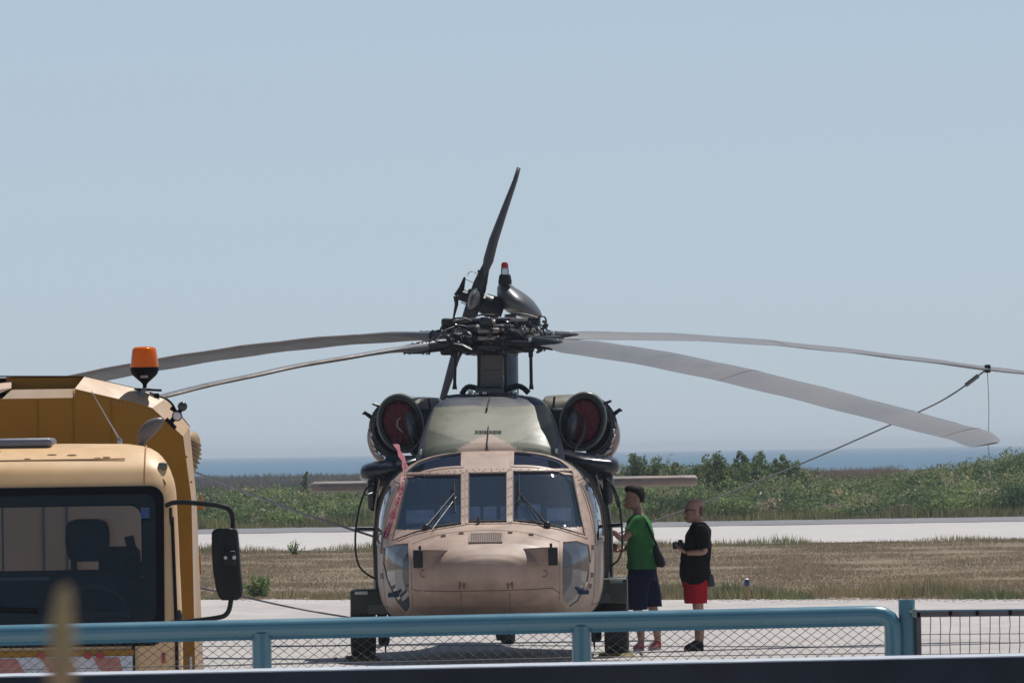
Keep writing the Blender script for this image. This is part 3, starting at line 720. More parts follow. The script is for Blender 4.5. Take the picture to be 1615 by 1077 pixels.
# marking strip and cable on its front
bv2 = BVHTree.FromPolygons(b.v, b.f)
def cast2(px, py, y=-.1):
    p = HL(px, py, y); h = bv2.ray_cast(Vector((p.x, -8, p.z)), Vector((0, 1, 0))); return h[0] if h[0] is not None else p
mk = MB()
for i in range(9):
    for x0 in (751, 773):
        if i < 8:
            h = cast2(x0+i*2.5, 682.5); mk.box(h+Vector((0,-.004,.002)), (.011 if i % 3 else .014,.004,.045 if i % 2 else .05))
mk.build('stencil_marking', m_seal, heli, smooth=0)
cbl = MB(); cbl.tube([cast2(771,628)+Vector((0,-.01,.02)), cast2(770,684)+Vector((0,-.012,0)), cast2(769,700)+Vector((0,-.02,0)), HL(770,712,-.55)], .009, 6)
cbl.tube([cast2(771,630)+Vector((0,-.02,.03)), cast2(767,645)+Vector((.0,-.06,0))], [.006,.012], 6); cbl.build('bonding_cable', m_blk, heli)
for px, py in ((664,713),(877,711)): 
    p = HL(px, py, -.42); MB().rbox(p, (.03,.03,.06), .008).build('cowl_latch', m_steel, heli)
# engines
for s, px, py in ((-1, 632, 667), (1, 919, 664)):
    c = HL(px, py, .72); c.z += .0
    eg = empty('engine_nacelle', c, '', ''); del eg['label']; del eg['category']; eg.parent = heli
    tilt = Matrix.Rotation(s*R(14), 3, 'Y')
    prof = [(.235,-.02),(.262,-.05),(.285,-.03),(.295,.04),(.30,.2),(.31,.8),(.30,1.6),(.24,2.1)]
    inner = [(.235,-.02),(.215,.03),(.205,.12)]
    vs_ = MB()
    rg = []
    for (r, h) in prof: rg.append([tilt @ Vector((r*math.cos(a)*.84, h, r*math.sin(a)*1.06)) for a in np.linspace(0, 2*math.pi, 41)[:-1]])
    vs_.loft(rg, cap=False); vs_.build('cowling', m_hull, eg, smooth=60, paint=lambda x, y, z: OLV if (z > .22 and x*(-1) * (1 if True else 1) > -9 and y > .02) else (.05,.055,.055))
    vs_ = MB(); rg = [[tilt @ Vector((r*math.cos(a)*.84, h, r*math.sin(a)*1.06)) for a in np.linspace(0, 2*math.pi, 41)[:-1]] for (r, h) in inner]
    vs_.loft(rg, cap=False); vs_.build('inlet_ring', m_blk_gloss, eg, smooth=60)
    vs_ = MB()
    for rr_ in (.287,): vs_.tube([tilt @ Vector((rr_*math.cos(a)*.84, -.035, rr_*math.sin(a)*1.06)) for a in np.linspace(0, 2*math.pi, 49)], .012, 6, False)
    vs_.build('inlet_lip', mat('lip grey', (.10,.11,.125), .3), eg)
    # saddle joining nacelle to the fairing
    zt_ = 2.80-c.z
    sil_ = [(s*.10,zt_-.03), (s*.02,zt_-.005), (-s*.12,zt_+.005), (-s*.30,zt_), (-s*.40,zt_-.01), (-s*.44,zt_-.06), (-s*.44,-.3), (-s*.2,-.3), (s*.05,0)]
    b = MB(); b.loft([[Vector((x, yy_, z-dz)) for x, z in sil_] for yy_, dz in ((.06,.15),(.12,.07),(.20,.02),(.32,0),(1.0,.0),(1.9,.03))]); b.build('saddle_panel', mat('saddle olive', (.175,.168,.125), .35, var=.2), eg, smooth=40)
    b = MB(); b.rbox((-s*.24, .22, -.10), (.26,.5,.50), .06); b.build('firewall', m_blk, eg)
    b = MB(); b.tube([(-s*.30, .085, zt_-.02), (-s*.31, .07, zt_-.10), (-s*.33, .03, .06), (-s*.36, -.0, -.28)], .012, 6); b.build('cowl_seam', m_blk, eg)
    # outer open structure with exhaust suppressor shell
    b = MB(); rg = []
    for (yy_, sc_) in ((.55,.86),(.62,.97),(.9,1.0),(1.5,1.0)):
        rg.append([Vector((s*(.02+sc_*(.37*math.cos(a))), yy_, -.15+sc_*.36*math.sin(a))) for a in np.linspace(-1.15, 1.0, 16)])
    b.loft(rg, cap=False, closed=False)
    rg2 = [[q*1 - Vector((s*.03, 0, 0)) for q in r_] for r_ in rg]; b.loft(rg2, cap=False, closed=False)
    b.loft([rg[0], rg2[0]], cap=False, closed=False)
    b.build('exhaust_shell', mat('shell brown', (.15,.095,.08), .3, .3, var=.3, scale=10), eg, smooth=50)
    b = MB()
    for k in range(7):
        a = -1.15+.28*k
        b.box((s*.335*math.cos(a), .58, -.06+.335*math.sin(a)), (.05,.14,.022), Matrix.Rotation(-s*a, 3, 'Y'))
    b.tube([(s*.31*math.cos(a), .54, -.05+.31*math.sin(a)) for a in np.linspace(-1.3, .9, 14)], .022, 6)
    b.tube([(s*.335*math.cos(a), .50, -.05+.335*math.sin(a)) for a in np.linspace(-1.2, .5, 12)], .010, 6)
    b.build('suppressor_fins', m_blk_gloss, eg)
    b = MB(); aa = np.linspace(-1.4, 1.0, 16)
    P_ = [Vector((s*(.02+.345*math.cos(a)), .66, -.06+.345*math.sin(a))) for a in aa]+[Vector((s*.10, .66, .22)), Vector((s*.02, .66, -.33))]
    b.loft([P_, [q+Vector((0,.6,0)) for q in P_]]); b.build('nacelle_core', m_blk, eg)
    b = MB()
    for k in range(5):
        a = -.95+.25*k; b = MB(); b.rbox((s*.325*math.cos(a), .46, -.13+.325*math.sin(a)), (.026,.02,(.05,.12,.06,.10,.045)[k]), .008, Matrix.Rotation(-s*(a-.25), 3, 'Y')); b.build('bare_metal_clip', m_steel, eg)
    b = MB(); b.tube([(s*.22,.3,.18),(s*.31,.3,.215)], [.02,.012], 6); b.build('drain_mast', m_blk, eg); b = MB(); b.tube([(s*.33,.45,.07),(s*.40,.42,.12),(s*.42,.42,.10)], [.025,.02,.012], 6); b.build('drain_mast', m_blk, eg)
    b = MB(); b.ell((-s*.12, .02, -.05), (.075,.20,.20), 16, 10, Matrix.Rotation(s*R(12), 3, 'Y')); b.build('inlet_hub', mat('slate paint', (.045,.055,.065), .3), eg, smooth=80)
    # red quilted inlet cover
    wc = to_world(c)
    cv = empty('inlet_cover', wc, 'dark red quilted cover plugged into the engine intake '+('on the left, with a long ribbon' if s < 0 else 'on the right'), 'cover', 'engine intake covers')
    b = MB(); rg = []
    for k, (r, h) in enumerate(((.001,-.015),(.06,-.02),(.12,-.012),(.17,-.02),(.21,-.005),(.222,.03))):
        rg.append([tilt @ Vector((r*math.cos(a)*.84, h+.012*math.cos(a*12)*(r/.2), r*math.sin(a)*1.06)) for a in np.linspace(0, 2*math.pi, 49)[:-1]])
    b.loft(rg, cap=False); b.build('quilted_plug', mat('dark red fabric', (.095,.010,.020), .8, var=.3, scale=14), cv, smooth=60)
    b = MB(); b.tube([(.0,-.03,.06),(-.03,-.06,.03),(-.04,-.05,-.03),(.02,-.05,-.10)] if s < 0 else [(0,-.03,.05),(.03,-.06,.02),(.02,-.06,-.03),(-.02,-.05,-.05)], .012, 6); b.build('handle', mat('strap beige', (.28,.22,.16), .8) if s < 0 else m_seal, cv)
    if s < 0:
        pts = [(619,690),(624,700),(631,715),(638,730),(640,742),(636,765),(630,790),(623,812),(616,835),(611,850)]
        ys_ = [.55,.35,.0,-.5,-.9,None,None,None,None,None]; P = []
        for (a, c2), yv in zip(pts, ys_):
            if yv is None:
                h, n = cast(*fp(a, c2, -1.5)); P.append(h+n*.02)
            else: P.append(HL(a, c2, yv))
        P = smooth_pl(P, 2); b = MB(); L1 = []; R1 = []
        for i, p in enumerate(P):
            ww = .027+.008*math.sin(i*1.3); tw = .02*math.sin(i*.9)
            L1.append(to_world(p+Vector((-ww, tw-.01, .01)))-wc); R1.append(to_world(p+Vector((ww, -tw-.01, 0)))-wc)
        n_ = len(P); b.v = [tuple(q) for q in L1+R1]+[tuple(q+Vector((0,.006,0))) for q in L1+R1]
        b.f = [(i, i+1, n_+i+1, n_+i) for i in range(n_-1)]+[(2*n_+i, 2*n_+i+1, 3*n_+i+1, 3*n_+i) for i in range(n_-1)]
        b.build('warning_ribbon', mat('red ribbon', (.24,.014,.045), .6, var=.3, scale=20, hue2=(.17,.010,.03)), cv, smooth=60)
        b = MB()
        for i in range(14, n_-2, 1):
            for k in (0,):
                q = to_world(P[i]+Vector((.002*((i*7) % 3), -.045, 0)))-wc; b.box(q, (.020,.003,.014), Matrix.Rotation(.35, 3, 'Y'))
        b.build('ribbon_lettering', mat('white print', (.42,.2,.25), .7), cv, smooth=0, kind='stuff')
    else:
        b = MB(); b.tube([(.02,-.05,-.05),(.0,-.06,-.14),(-.04,-.10,-.22),(-.10,-.25,-.31)], [.02,.02,.022,.015], 8); b.build('strap', m_seal, cv)
# hoop aerials on both flanks
for s, P in ((-1, [(592,762,0),(578,768,-.1),(571,785,-.2),(563,815,-.25),(560,845,-.25),(561,875,-.25),(566,893,-.2),(578,905,-.1),(592,912,0)]),
             (1, [(945,752,0),(962,757,-.1),(972,775,-.2),(979,805,-.25),(981,835,-.25),(982,865,-.25),(976,883,-.2),(964,892,-.1),(950,896,0)])):
    b = MB(); b.tube(smooth_pl([HL(a, c, d) for a, c, d in P], 2), .011, 6)
    b.build('hoop_aerial', m_blk, heli)
    b = MB()
    if s < 0: b.tube([HL(561,834,-.25), HL(597,834,0)], .018, 8); b.tube([HL(570,782,-.2), HL(595,775,0)], .008, 6)
    else: b.tube([HL(940,830,0), HL(981,827,-.25)], .020, 8); b.tube([HL(963,757,-.1), HL(975,800,-.15)], .009, 6)
    b.build('aerial_bracket', m_steel if s < 0 else m_blk, heli)
# undercarriage
for s in (-1, 1):
    xw = HL(573, 1000, 0).x if s < 0 else HL(972.5, 1000, 0).x
    z1 = HL(0, 938 if s < 0 else 926, -.4).z; z0 = z1-.27
    xo = HL(553 if s < 0 else 990, 950, -.4).x
    b = MB(); b.rbox(((xo+s*.9)/2, -.1, (z0+z1)/2), (abs(xo)-.9, .9, z1-z0), .03); b.build('gear_fairing', m_drkgrn, heli, smooth=40)
    b = MB(); b.rbox((xo-s*.12, -.57, z1-.035), (.14,.02,.035), .005)
    if s < 0: b.build('pale_placard', mat('placard', (.5,.48,.42), .6), heli)
    else: b.build('fairing_edge', mat('edge grey', (.13,.15,.14), .5), heli)
    b = MB(); b.box((xo-s*.30, -.56, z0+.06), (.22,.02,.10)); b.tube([(s*1.02,-.2,1.05),(s*1.12,0,.72),(xw-s*.17,.05,.36)], [.07,.06,.05], 10); b.tube([(s*1.13,.1,1.15),(s*1.19,0,.85),(s*1.16,-.3,.62)], [.05,.07,.05], 8)
    b.tube([(xw-s*.24,0,.33),(xw,0,.33)], .06, 10); b.build('oleo_strut', m_blk_gloss, heli)
    b = MB(); prof = [(.13,-.115),(.26,-.13),(.315,-.11),(.328,-.06),(.333,0),(.328,.06),(.315,.11),(.26,.13),(.13,.115)]
    b.lathe((xw,0,.332), prof, 36, 'x'); b.build('wheel', m_rubber, heli, smooth=50)
    b = MB(); b.lathe((xw,0,.332), [(.02,-.125),(.12,-.12),(.14,-.10),(.14,.10),(.12,.12),(.02,.125)], 20, 'x'); b.build('rim', m_steel, heli)
    b = MB(); b.lathe((xw-s*.22,0,.27), [(.09,-.06),(.11,-.04),(.11,.04),(.08,.06)], 14, 'x'); b.tube([(xw-s*.24,-.1,.30),(xw-s*.24,-.12,.16),(xw-s*.235,-.12,.08)], [.02,.012,.006], 6); b.build('brake_unit', m_blk, heli)
    wc = to_world((xw, 0, 0)); ck = empty('wheel_chock', wc, ('olive' if s < 0 else 'yellow')+' wheel chocks wedged against the '+('left' if s < 0 else 'right')+' main wheel of the helicopter', 'chock', 'wheel chocks')
    m_ch = mat('chock paint', (.07,.065,.018) if s < 0 else (.13,.105,.015), .7, var=.7, scale=12)
    for d in (-1, 1):
        b = MB(); b.v = [(-.20, d*.22, .0), (.18, d*.22, .0), (.18, d*.46, 0), (-.20, d*.46, 0), (-.19, d*.28, .05), (.17, d*.28, .045), (.17, d*.36, .04), (-.19, d*.36, .05)]
        b.f = [(0,1,2,3),(4,5,6,7),(0,1,5,4),(1,2,6,5),(2,3,7,6),(3,0,4,7)]; b.build('wedge', m_ch, ck, smooth=0)
    MB().tube([(.25 if s > 0 else -.3, -.3, .03), (.27 if s > 0 else -.32, 0, .01), (.25 if s > 0 else -.3, .3, .03)], .012, 6).build('rope_link', m_seal, ck)
b = MB(); b.box((HL(573,1000,-.3).x+.0,-.35,.32), (.01,.01,.01))
b = MB(); b.lathe((0,8.8,.2), [(.08,-.07),(.16,-.085),(.2,-.06),(.2,.06),(.16,.085),(.08,.07)], 24, 'x'); b.build('tail_wheel', m_rubber, heli)
b = MB(); b.tube([(0,8.8,.2),(0,8.55,.55),(0,8.2,1.25)], [.05,.06,.09], 10); b.box((0,8.8,.36), (.24,.16,.10)); b.tube([(-.12,8.8,.2),(.12,8.8,.2)], .03, 8); b.build('tail_strut', m_blk, heli)
# aerial mast and belly parts
b = MB(); b.tube([(.02,1.9,.36),(.02,1.95,.16)], [.05,.02], 8, flat=.3); b.build('belly_aerial', m_blk, heli)
# tailplane
b = MB(); yl = 9.75
pl, pr = HL(491, 768, yl), HL(1100, 757.5, yl)
rg = []
for t in [0,.002,.006,.04]+list(np.linspace(.08,.92,13))+[.96,.994,.998,1]:
    p = pl.lerp(pr, t); k = 1 if min(t, 1-t) > .006 else .55+.45*(min(t, 1-t)/.006)
    rg.append([Vector((p.x, p.y+yy_*(.6+.4*k), p.z+.001*math.sin(t*60)+zz*k)) for yy_, zz in ((0,0),(.006,.038),(.03,.052),(.16,.062),(.5,.05),(.95,-.01),(.95,-.03),(.5,-.055),(.16,-.062),(.03,-.048),(.006,-.030))])
b.loft(rg); b.build('tailplane', mat('tailplane paint', (.27,.205,.175), .6, var=.2, scale=5, hue2=(.20,.17,.16)), heli, smooth=60)
# tail fin, gearbox fairing, light
fz = [(1.75,.11,10.0,1.3),(2.4,.10,10.35,1.05),(3.0,.085,10.6,.95),(3.6,.08,10.8,.85),(3.8,.07,10.85,.8)]
b = MB(); rg = []
for z, hw, yl_, ch in fz:
    rg.append([Vector((.05+hw*xx, yl_+ch*yy_, z)) for xx, yy_ in ((0,0),(.6,.04),(1,.2),(.8,.6),(0,1),(-.8,.6),(-1,.2),(-.6,.04))])
b.loft(rg); b.build('tail_fin', mat('fin slate', (.05,.07,.09), .45, var=.15, scale=4), heli, smooth=60)
tc_, tt_ = HL(818, 482, 10.8), HL(796, 447, 10.8)
b = MB(); rg = []
sil = [(446,789,801),(449,786,806),(454,784,812),(460,784,822),(467,784,832),(475,786,841),(484,790,848),(492,800,853),(498,815,855),(503,828,853)]
for py, xl, xr in sil:
    a, c = HL(xl, py, 10.9), HL(xr, py, 10.9); cx, hw = (a.x+c.x)/2, (c.x-a.x)/2
    dep = hw*1.8+.05
    rg.append([Vector((cx+hw*math.cos(q), 10.9+dep*math.sin(q)*(1 if math.sin(q) < 0 else 1.6), a.z)) for q in np.linspace(0, 2*math.pi, 29)[:-1]])
b.loft(rg); b.build('gearbox_fairing', mat('gearbox fairing paint', (.075,.08,.085), .38, var=.2, scale=5), heli, smooth=70)
p = HL(796.5, 446, 10.7); lt = MB(); lt.lathe(p-Vector((0,0,.02)), [(.075,0),(.08,.03),(.075,.06),(.068,.10),(.06,.115)], 18); o = lt.build('light_base', m_blk, heli)
lt = MB(); lt.lathe(p+Vector((0,0,.09)), [(.05,0),(.048,.05),(.043,.085)], 16); lt.build('light_clear_lens', glass_mat('clear lens', (.8,.8,.85), 1.5, .05, .3, (.5,.5,.5)), heli)
lt = MB(); lt.lathe(p+Vector((0,0,.165)), [(.043,0),(.042,.045),(.03,.07),(.012,.075)], 16); lt.build('light_red_lens', mat('red lens', (.35,.01,.015), .3), heli)
# tail rotor, canted
hub = HL(749, 473, 10.7); dv = Vector((.327, 0, .945)).normalized(); ax = Vector((-.945, 0, .327))
def tr_blade(d, ln, name='tail_rotor_blade', y0=0):
    b = MB(); rg = []
    other = Vector((0,1,0)) if abs(d.z) > .5 else Vector((.327,0,.945))
    for t in (.12,.2,.3,.45,.7,.9,.97,1.0):
        c = .055+.07*min(1, t*2.4) if t < .97 else (.08 if t < 1 else .02)
        tw = .034+.030*(1-t) if t > .2 else .03
        p = hub+d*ln*t+Vector((.012*math.sin(t*9),0,0))
        rg.append([p+other*c*math.cos(a)+ax*tw*math.sin(a)*(1.1-.85*max(0,t-.5)) for a in np.linspace(0, 2*math.pi, 13)[:-1]])
    b.loft(rg); return b.build(name, mat('tail blade dark', (.04,.042,.05), .6, var=.2, scale=6) if name == 'tail_rotor_blade' else m_boot, heli, smooth=60)
tr_blade(dv, 1.62); tr_blade(-dv, 1.62); tr_blade(Vector((0,1,0)), 1.62); tr_blade(Vector((0,-1,0)), 1.62)
b = MB(); b.tube([hub-dv*.34-Vector((.03,0,0)), hub-dv*.15, hub, hub+dv*.2, hub+dv*.42], [.05,.085,.085,.08,.045], 12, flat=1.3)
for k in range(8): b.rbox(hub+dv*(-.3+.09*k)+ax*(.05 if k % 2 else -.05), (.05,.05,.04), .01)
b.build('tail_rotor_cuff', m_boot, heli)
b = MB(); b.tube([hub-ax*.35, hub+ax*.20], [.10,.06], 12); b.tube([hub-ax*.32+Vector((0,0,-.04)), hub-ax*.1], [.16,.12], 12); b.rbox(hub+Vector((0,0,0)), (.16,.22,.26), .03)
b.build('tail_rotor_gearbox', m_blk, heli)
q0, q1, q2 = HL(733,437,10.7), HL(719,467,10.7), HL(715,503,10.7)
b = MB(); b.tube([q0, HL(728,455,10.7), q1], [.012,.035,.03], 8); b.tube([q1, HL(720,480,10.7), q2], [.032,.022,.01], 8); b.build('pitch_beam', m_blk, heli)
b = MB(); b.tube([HL(721,466,10.7), HL(748,473,10.7)], .028, 10); b.build('pitch_shaft', m_steel, heli)
b = MB()
for a, c in (((733,440),(750,447)), ((727,477),(742,483)), ((716,500),(738,507)), ((728,456),(744,460))): b.tube([HL(*a,10.7), HL(*c,10.7)], .006, 5)
b.tube(smooth_pl([HL(737,435,10.7), HL(740,429,10.7), HL(747,428,10.7), HL(754,434,10.7)], 1), .004, 5); b.tube(smooth_pl([HL(760,448,10.7), HL(767,451,10.7), HL(764,464,10.7), HL(758,470,10.7)], 1), .007, 5)
b.build('pitch_link_rod', m_blk, heli)

# main rotor ------------------------------------------------------
SH = 1.48
HUB = Vector((0, SH, 3.44)); HUBW = to_world(HUB)
b = MB(); b.lathe((0,SH,2.80), [(.20,0),(.20,.04),(.145,.07),(.14,.20),(.13,.205),(.13,.22),(.155,.235),(.155,.50)], 28); b.build('rotor_shaft_fairing', mat('shaft grey brown', (.12,.11,.10), .5, var=.2), heli, smooth=40)
b = MB(); b.box((.0,SH-.15,2.95), (.24,.04,.25)); b.box((.0,SH-.16,3.17), (.26,.04,.17)); b.build('shaft_guard', mat('guard brown', (.11,.10,.095), .5, var=.2), heli, smooth=0)
b = MB(); b.lathe((0,SH,3.24), [(.20,0),(.36,.03),(.42,.06),(.42,.10),(.34,.13),(.30,.22),(.34,.25),(.34,.31),(.22,.34),(.12,.40)], 32); b.build('rotor_hub', m_dark_metal, heli, smooth=40)
b = MB(); b.lathe((0,SH-.0,3.46), [(.19,0),(.21,.03),(.21,.10),(.17,.12),(.17,.14),(.23,.15),(.23,.175),(.08,.18)], 28); b.build('hub_cap', m_dark_metal, heli, smooth=40)
b = MB(); b.rbox((-.02,SH-.36,3.50), (.24,.10,.06), .02); b.rbox((-.02,SH-.37,3.42), (.24,.12,.05), .01); b.build('hub_plate', mat('hub plate brown', (.20,.17,.16), .3, .5), heli)
for px, y_ in ((718,-.30),(756,-.38),(797,-.34),(837,-.25)):
    a, c = HL(px, 552, SH+y_), HL(px+ (1 if px > 760 else -1), 614, SH+y_); b = MB(); b.tube([a, a.lerp(c, .15), a.lerp(c, .2), a.lerp(c, .85), c], [.026,.026,.018,.018,.028], 8); b.build('pitch_rod', m_blk, heli)
b = MB(); b.tube(smooth_pl([HL(728,622,1.2), HL(734,612,1.2), HL(742,609,1.2), HL(762,616,1.2)], 1), .03, 8); b.tube(smooth_pl([HL(834,620,1.2), HL(824,610,1.2), HL(812,608,1.2), HL(795,616,1.2)], 1), .03, 8)
b.tube(smooth_pl([HL(700,626,.95), HL(740,622,1.0), HL(760,628,1.0), HL(800,620,1.0), HL(835,628,.95)], 2), .016, 6); b.rbox(HL(772,618,1.1), (.30,.2,.11), .02); b.build('control_linkage', m_blk_gloss, heli)
for px, py in ((742,618),(752,621),(812,619),(764,620)): MB().rbox(HL(px, py, 1.0), (.055,.05,.04), .01).build('bell_crank', m_steel, heli)
AZ = {'A': (math.cos(R(50.5)), -math.sin(R(50.5))), 'B': (math.sin(R(50.5)), math.cos(R(50.5))), 'C': (-math.cos(R(50.5)), math.sin(R(50.5))), 'D': (-math.sin(R(50.5)), -math.cos(R(50.5)))}
CL = {'A': [(905,547),(1062,572),(1198,602),(1335,636),(1449,665),(1517,687),(1583,700)],
      'B': [(905,531),(1000,532.5),(1153,537),(1335,552.5),(1517,578),(1615,588.5),(1660,594)],
      'C': [(677,530.5),(566,535.5),(454,546),(343,561),(254,575),(150,594),(60,613)],
      'D': [(677,548),(566,559),(454,581),(343,605),(257,624.5),(100,662),(-185,735)]}
PITCH = {'A': 11, 'B': 9, 'C': 8, 'D': 5}
blade_fn = {}
for key in 'ABCD':
    c, s_ = AZ[key]; T = []
    for px, py in CL[key]:
        u_ = W(px, py, 1.0); k = u_.x; r = (k*HUBW.y-HUBW.x)/(c-k*s_); D = HUBW.y+s_*r; T.append((r, EYE+(u_.z-EYE)*D))
    rs = np.array([t[0] for t in T]); zs = np.array([t[1] for t in T])
    rs = np.r_[0, rs]; zs = np.r_[HUB.z, zs]
    co = np.polyfit(rs[1:], zs[1:], 3)
    fz_ = lambda r, co=co, r0=rs[1]: float(np.polyval(co, r)) if r > r0 else float(HUB.z+(np.polyval(co, r0)-HUB.z)*r/r0)
    blade_fn[key] = (c, s_, fz_)
    dirw = Vector((c, s_, 0)); lead = Vector((-s_, c, 0))     # turns anticlockwise seen from above
    b = MB(); rg = []; rg_t = []
    def ring(r, ch, th, off=0, sub_=None):
        z = fz_(r); dz = (fz_(r+.05)-fz_(r-.05))/.1; tdir = (dirw+Vector((0,0,dz))).normalized()
        pt = R(PITCH[key]*(1.15-.5*r/8.2)); nrm = lead.cross(tdir)*-1
        nrm = tdir.cross(lead).normalized(); cd = (lead*math.cos(pt)+nrm*math.sin(pt)); nn = tdir.cross(cd)
        base = Vector((HUBW.x, HUBW.y, 0))+dirw*r+Vector((0,0,z))-lead*off
        prof = [(.5,0),(.47,.28),(.38,.46),(.2,.5),(-.1,.36),(-.35,.14),(-.5,.02),(-.5,-.02),(-.35,-.12),(-.1,-.30),(.2,-.42),(.38,-.38),(.47,-.24)]
        wob = .004*math.sin(r*5.1)
        return [to_local(base+cd*(u*ch)+nn*(v*th+wob)) for u, v in prof]
    st = [(.95,.20,.10,0),(1.15,.26,.09,0),(1.35,.44,.07,0),(1.5,.53,.062,0)]+[(r, .53, .055, 0) for r in np.arange(1.8, 7.7, .3)]+[(7.7,.53,.05,0),(7.85,.52,.045,.05),(8.0,.49,.035,.12),(8.12,.44,.028,.18),(8.2,.36,.018,.23)]
    for r, ch, th, off in st: rg.append(ring(r, ch, th, off))
    b.loft(rg); b.build('rotor_blade', m_blade, heli, smooth=50)
    b = MB(); rg = []
    for r in np.arange(2.0, 7.6, .35):                         # erosion strip along the leading edge
        q = ring(r, .535, .060); rg.append([q[12], q[0], q[1]])
    b.loft(rg, cap=False, closed=False)
    b.build('leading_edge_strip', m_blade_tan, heli, smooth=60)
    for r in (4.05, 7.55):
        b = MB(); q = ring(r, .545, .060); q2 = ring(r+.022, .545, .060); b.loft([q, q2], cap=False); b.build('blade_band', m_blade_tan, heli)
    # root: spindle, horn, damper, hoses
    def rp(r, side=0, up=0): return to_local(Vector((HUBW.x, HUBW.y, 0))+dirw*r+lead*side+Vector((0,0,fz_(r)+up)))
    b = MB(); b.tube([rp(.15), rp(.38), rp(.42), rp(.60), rp(.64), rp(1.0), rp(1.2)], [.11,.12,.085,.085,.07,.065,.045], 14, flat=1.2); b.build('blade_spindle', m_dark_metal, heli)
    b = MB()
    for k in range(6): b.tube([rp(.44+.035*k), rp(.458+.035*k)], .11, 14)
    b.build('elastomeric_bearing', m_boot, heli)
    b = MB(); b.tube([rp(.25,-.20,-.02), rp(.5,-.19,-.02)], .055, 12); b.tube([rp(.5,-.19,-.02), rp(.85,-.14,-.01)], [.03,.025], 8); b.rbox(rp(.24,-.2,-.02), (.12,.12,.12), .03); b.build('lag_damper', m_dark_metal, heli)
    b = MB(); b.tube([rp(.62,.02,-.02), rp(.56,.2,-.05), rp(.50,.27,-.10)], [.05,.04,.03], 8); b.rbox(rp(.62,0,-.06), (.14,.14,.12), .03); b.build('pitch_horn', m_blk, heli)
    b = MB()
    b.tube(smooth_pl([rp(.35,.05,.12), rp(.5,.07,.19), rp(.75,.05,.14), rp(.85,.03,.05)], 2), .010, 6)
    b.tube(smooth_pl([rp(.3,-.1,.12), rp(.42,-.15,.17), rp(.62,-.12,.10), rp(.7,-.08,.0)], 2), .008, 6)
    b.build('hydraulic_hose', m_blk, heli)
    b = MB()
    _r = random.Random(ord(key))
    for k in range(9): b.box(rp(.86+.042*k+_r.uniform(-.012,.012), 0, -.06+.004*k), (_r.uniform(.012,.028),.018,_r.uniform(.02,.06))); b.box(rp(.86+.045*k+_r.uniform(-.012,.012), .04, .06-.004*k), (_r.uniform(.014,.03),.02,_r.uniform(.015,.04)))
    b.build('cuff_bolts', m_blk, heli, smooth=0, kind='stuff')
    b = MB(); b.rbox(rp(1.12, .05, .055), (.05,.05,.018), .005); b.build('bright_clip', m_steel, heli); b = MB(); b.rbox(rp(.78,-.10,.03), (.04,.04,.05), .008); b.build('bright_clip', m_steel, heli)
# bifilar weights between the arms
for k in range(4):
    a = R(-5.5+90*k); d = Vector((math.cos(a), math.sin(a), 0)); b = MB()
    c0 = Vector((0, SH, 3.60)); b.tube([c0+d*.1, c0+d*.3, c0+d*.44], [.05,.04,.03], 8, flat=1.8); b.rbox(c0+d*.47, (.13,.13,.10), .03, Matrix.Rotation(a, 3, 'Z')); b.build('vibration_absorber', m_dark_metal if k % 2 else m_boot, heli)
rr = random.Random(3)
b = MB(); s2 = MB()
for k in range(150):
    a = rr.uniform(0, 6.283); r = rr.uniform(.25,.62); z = rr.uniform(3.26,3.60); p = Vector((math.cos(a)*r, SH+math.sin(a)*r, z))
    q = rr.random(); M = Matrix.Rotation(rr.uniform(0, 3), 3, (rr.random(), rr.random(), rr.random()+.1))
    tgt = s2 if q > .9 else b
    if q < .5 or q > .9: tgt.rbox(p, (rr.uniform(.02,.07), rr.uniform(.02,.07), rr.uniform(.015,.05)), .006, M)
    elif q < .75: tgt.tube([p, p+M @ Vector((rr.uniform(.06,.16), 0, 0))], rr.uniform(.008,.02), 6)
    else: tgt.lathe(p, [(.02,-.02),(.03,-.015),(.03,.015),(.02,.02)], 8, 'z', M)
b.build('hub_fittings', m_blk_gloss, heli, smooth=30, kind='stuff'); s2.build('hub_bare_metal', mat('tan metal', (.38,.33,.30), .35, .5), heli, smooth=30, kind='stuff')
b = MB()
for pl in ([(696,520),(702,509),(716,502),(732,501),(744,507)], [(848,500),(857,498),(862,504),(860,514),(852,520)], [(715,512),(724,506),(738,505)], [(700,538),(706,520),(718,512),(735,515)],
           [(800,497),(815,494),(835,497),(852,504)], [(745,500),(760,496),(780,497)]):
    b.tube(smooth_pl([HL(a, c, SH-.35) for a, c in pl], 2), .009, 6)
b.build('hub_hoses', m_blk, heli)
# tie-down lines
m_rope = mat('grey tie-down webbing', (.16,.16,.16), .8, var=.25, scale=20)
m_rope_l = mat('pale rope', (.30,.30,.31), .8, var=.25, scale=20)
def sagline(name, P, r, m, label, extra=None, n=10):
    b = MB(); b.tube(smooth_pl(P, 3), r, 6)
    if extra: extra(b)
    base = Vector(P[0]); o = b.build(name, m, loc=tuple(base)); tag(o, label, 'rope', 'blade tie-down lines'); return o
cB, sB, fB = blade_fn['B']; rB = 7.19
pB = Vector((HUBW.x+cB*rB, HUBW.y+sB*rB, fB(rB)))
sagline('tie_down_rope', [pB, W(1500,625,123), W(1440,654,122.8), W(1300,716,122.4), W(1170,770,122.0), W(1060,812,121.7), W(960,846,121.5)], .009, m_rope,
        'dark rope running from the right rotor blade down to the helicopter side', lambda b: b.tube([pB.lerp(W(1500,625,123), .25), pB.lerp(W(1500,625,123), .6)], .024, 8))
sagline('hanging_line', [pB+Vector((0,0,-.02)), W(1560,650,123), W(1558,700,123), W(1561,735,123), W(1564,755,123)], .004, m_rope_l,
        'thin line hanging straight down from the right rotor blade', lambda b: b.ell(W(1564,755,123), (.014,.012,.035), 8, 6))
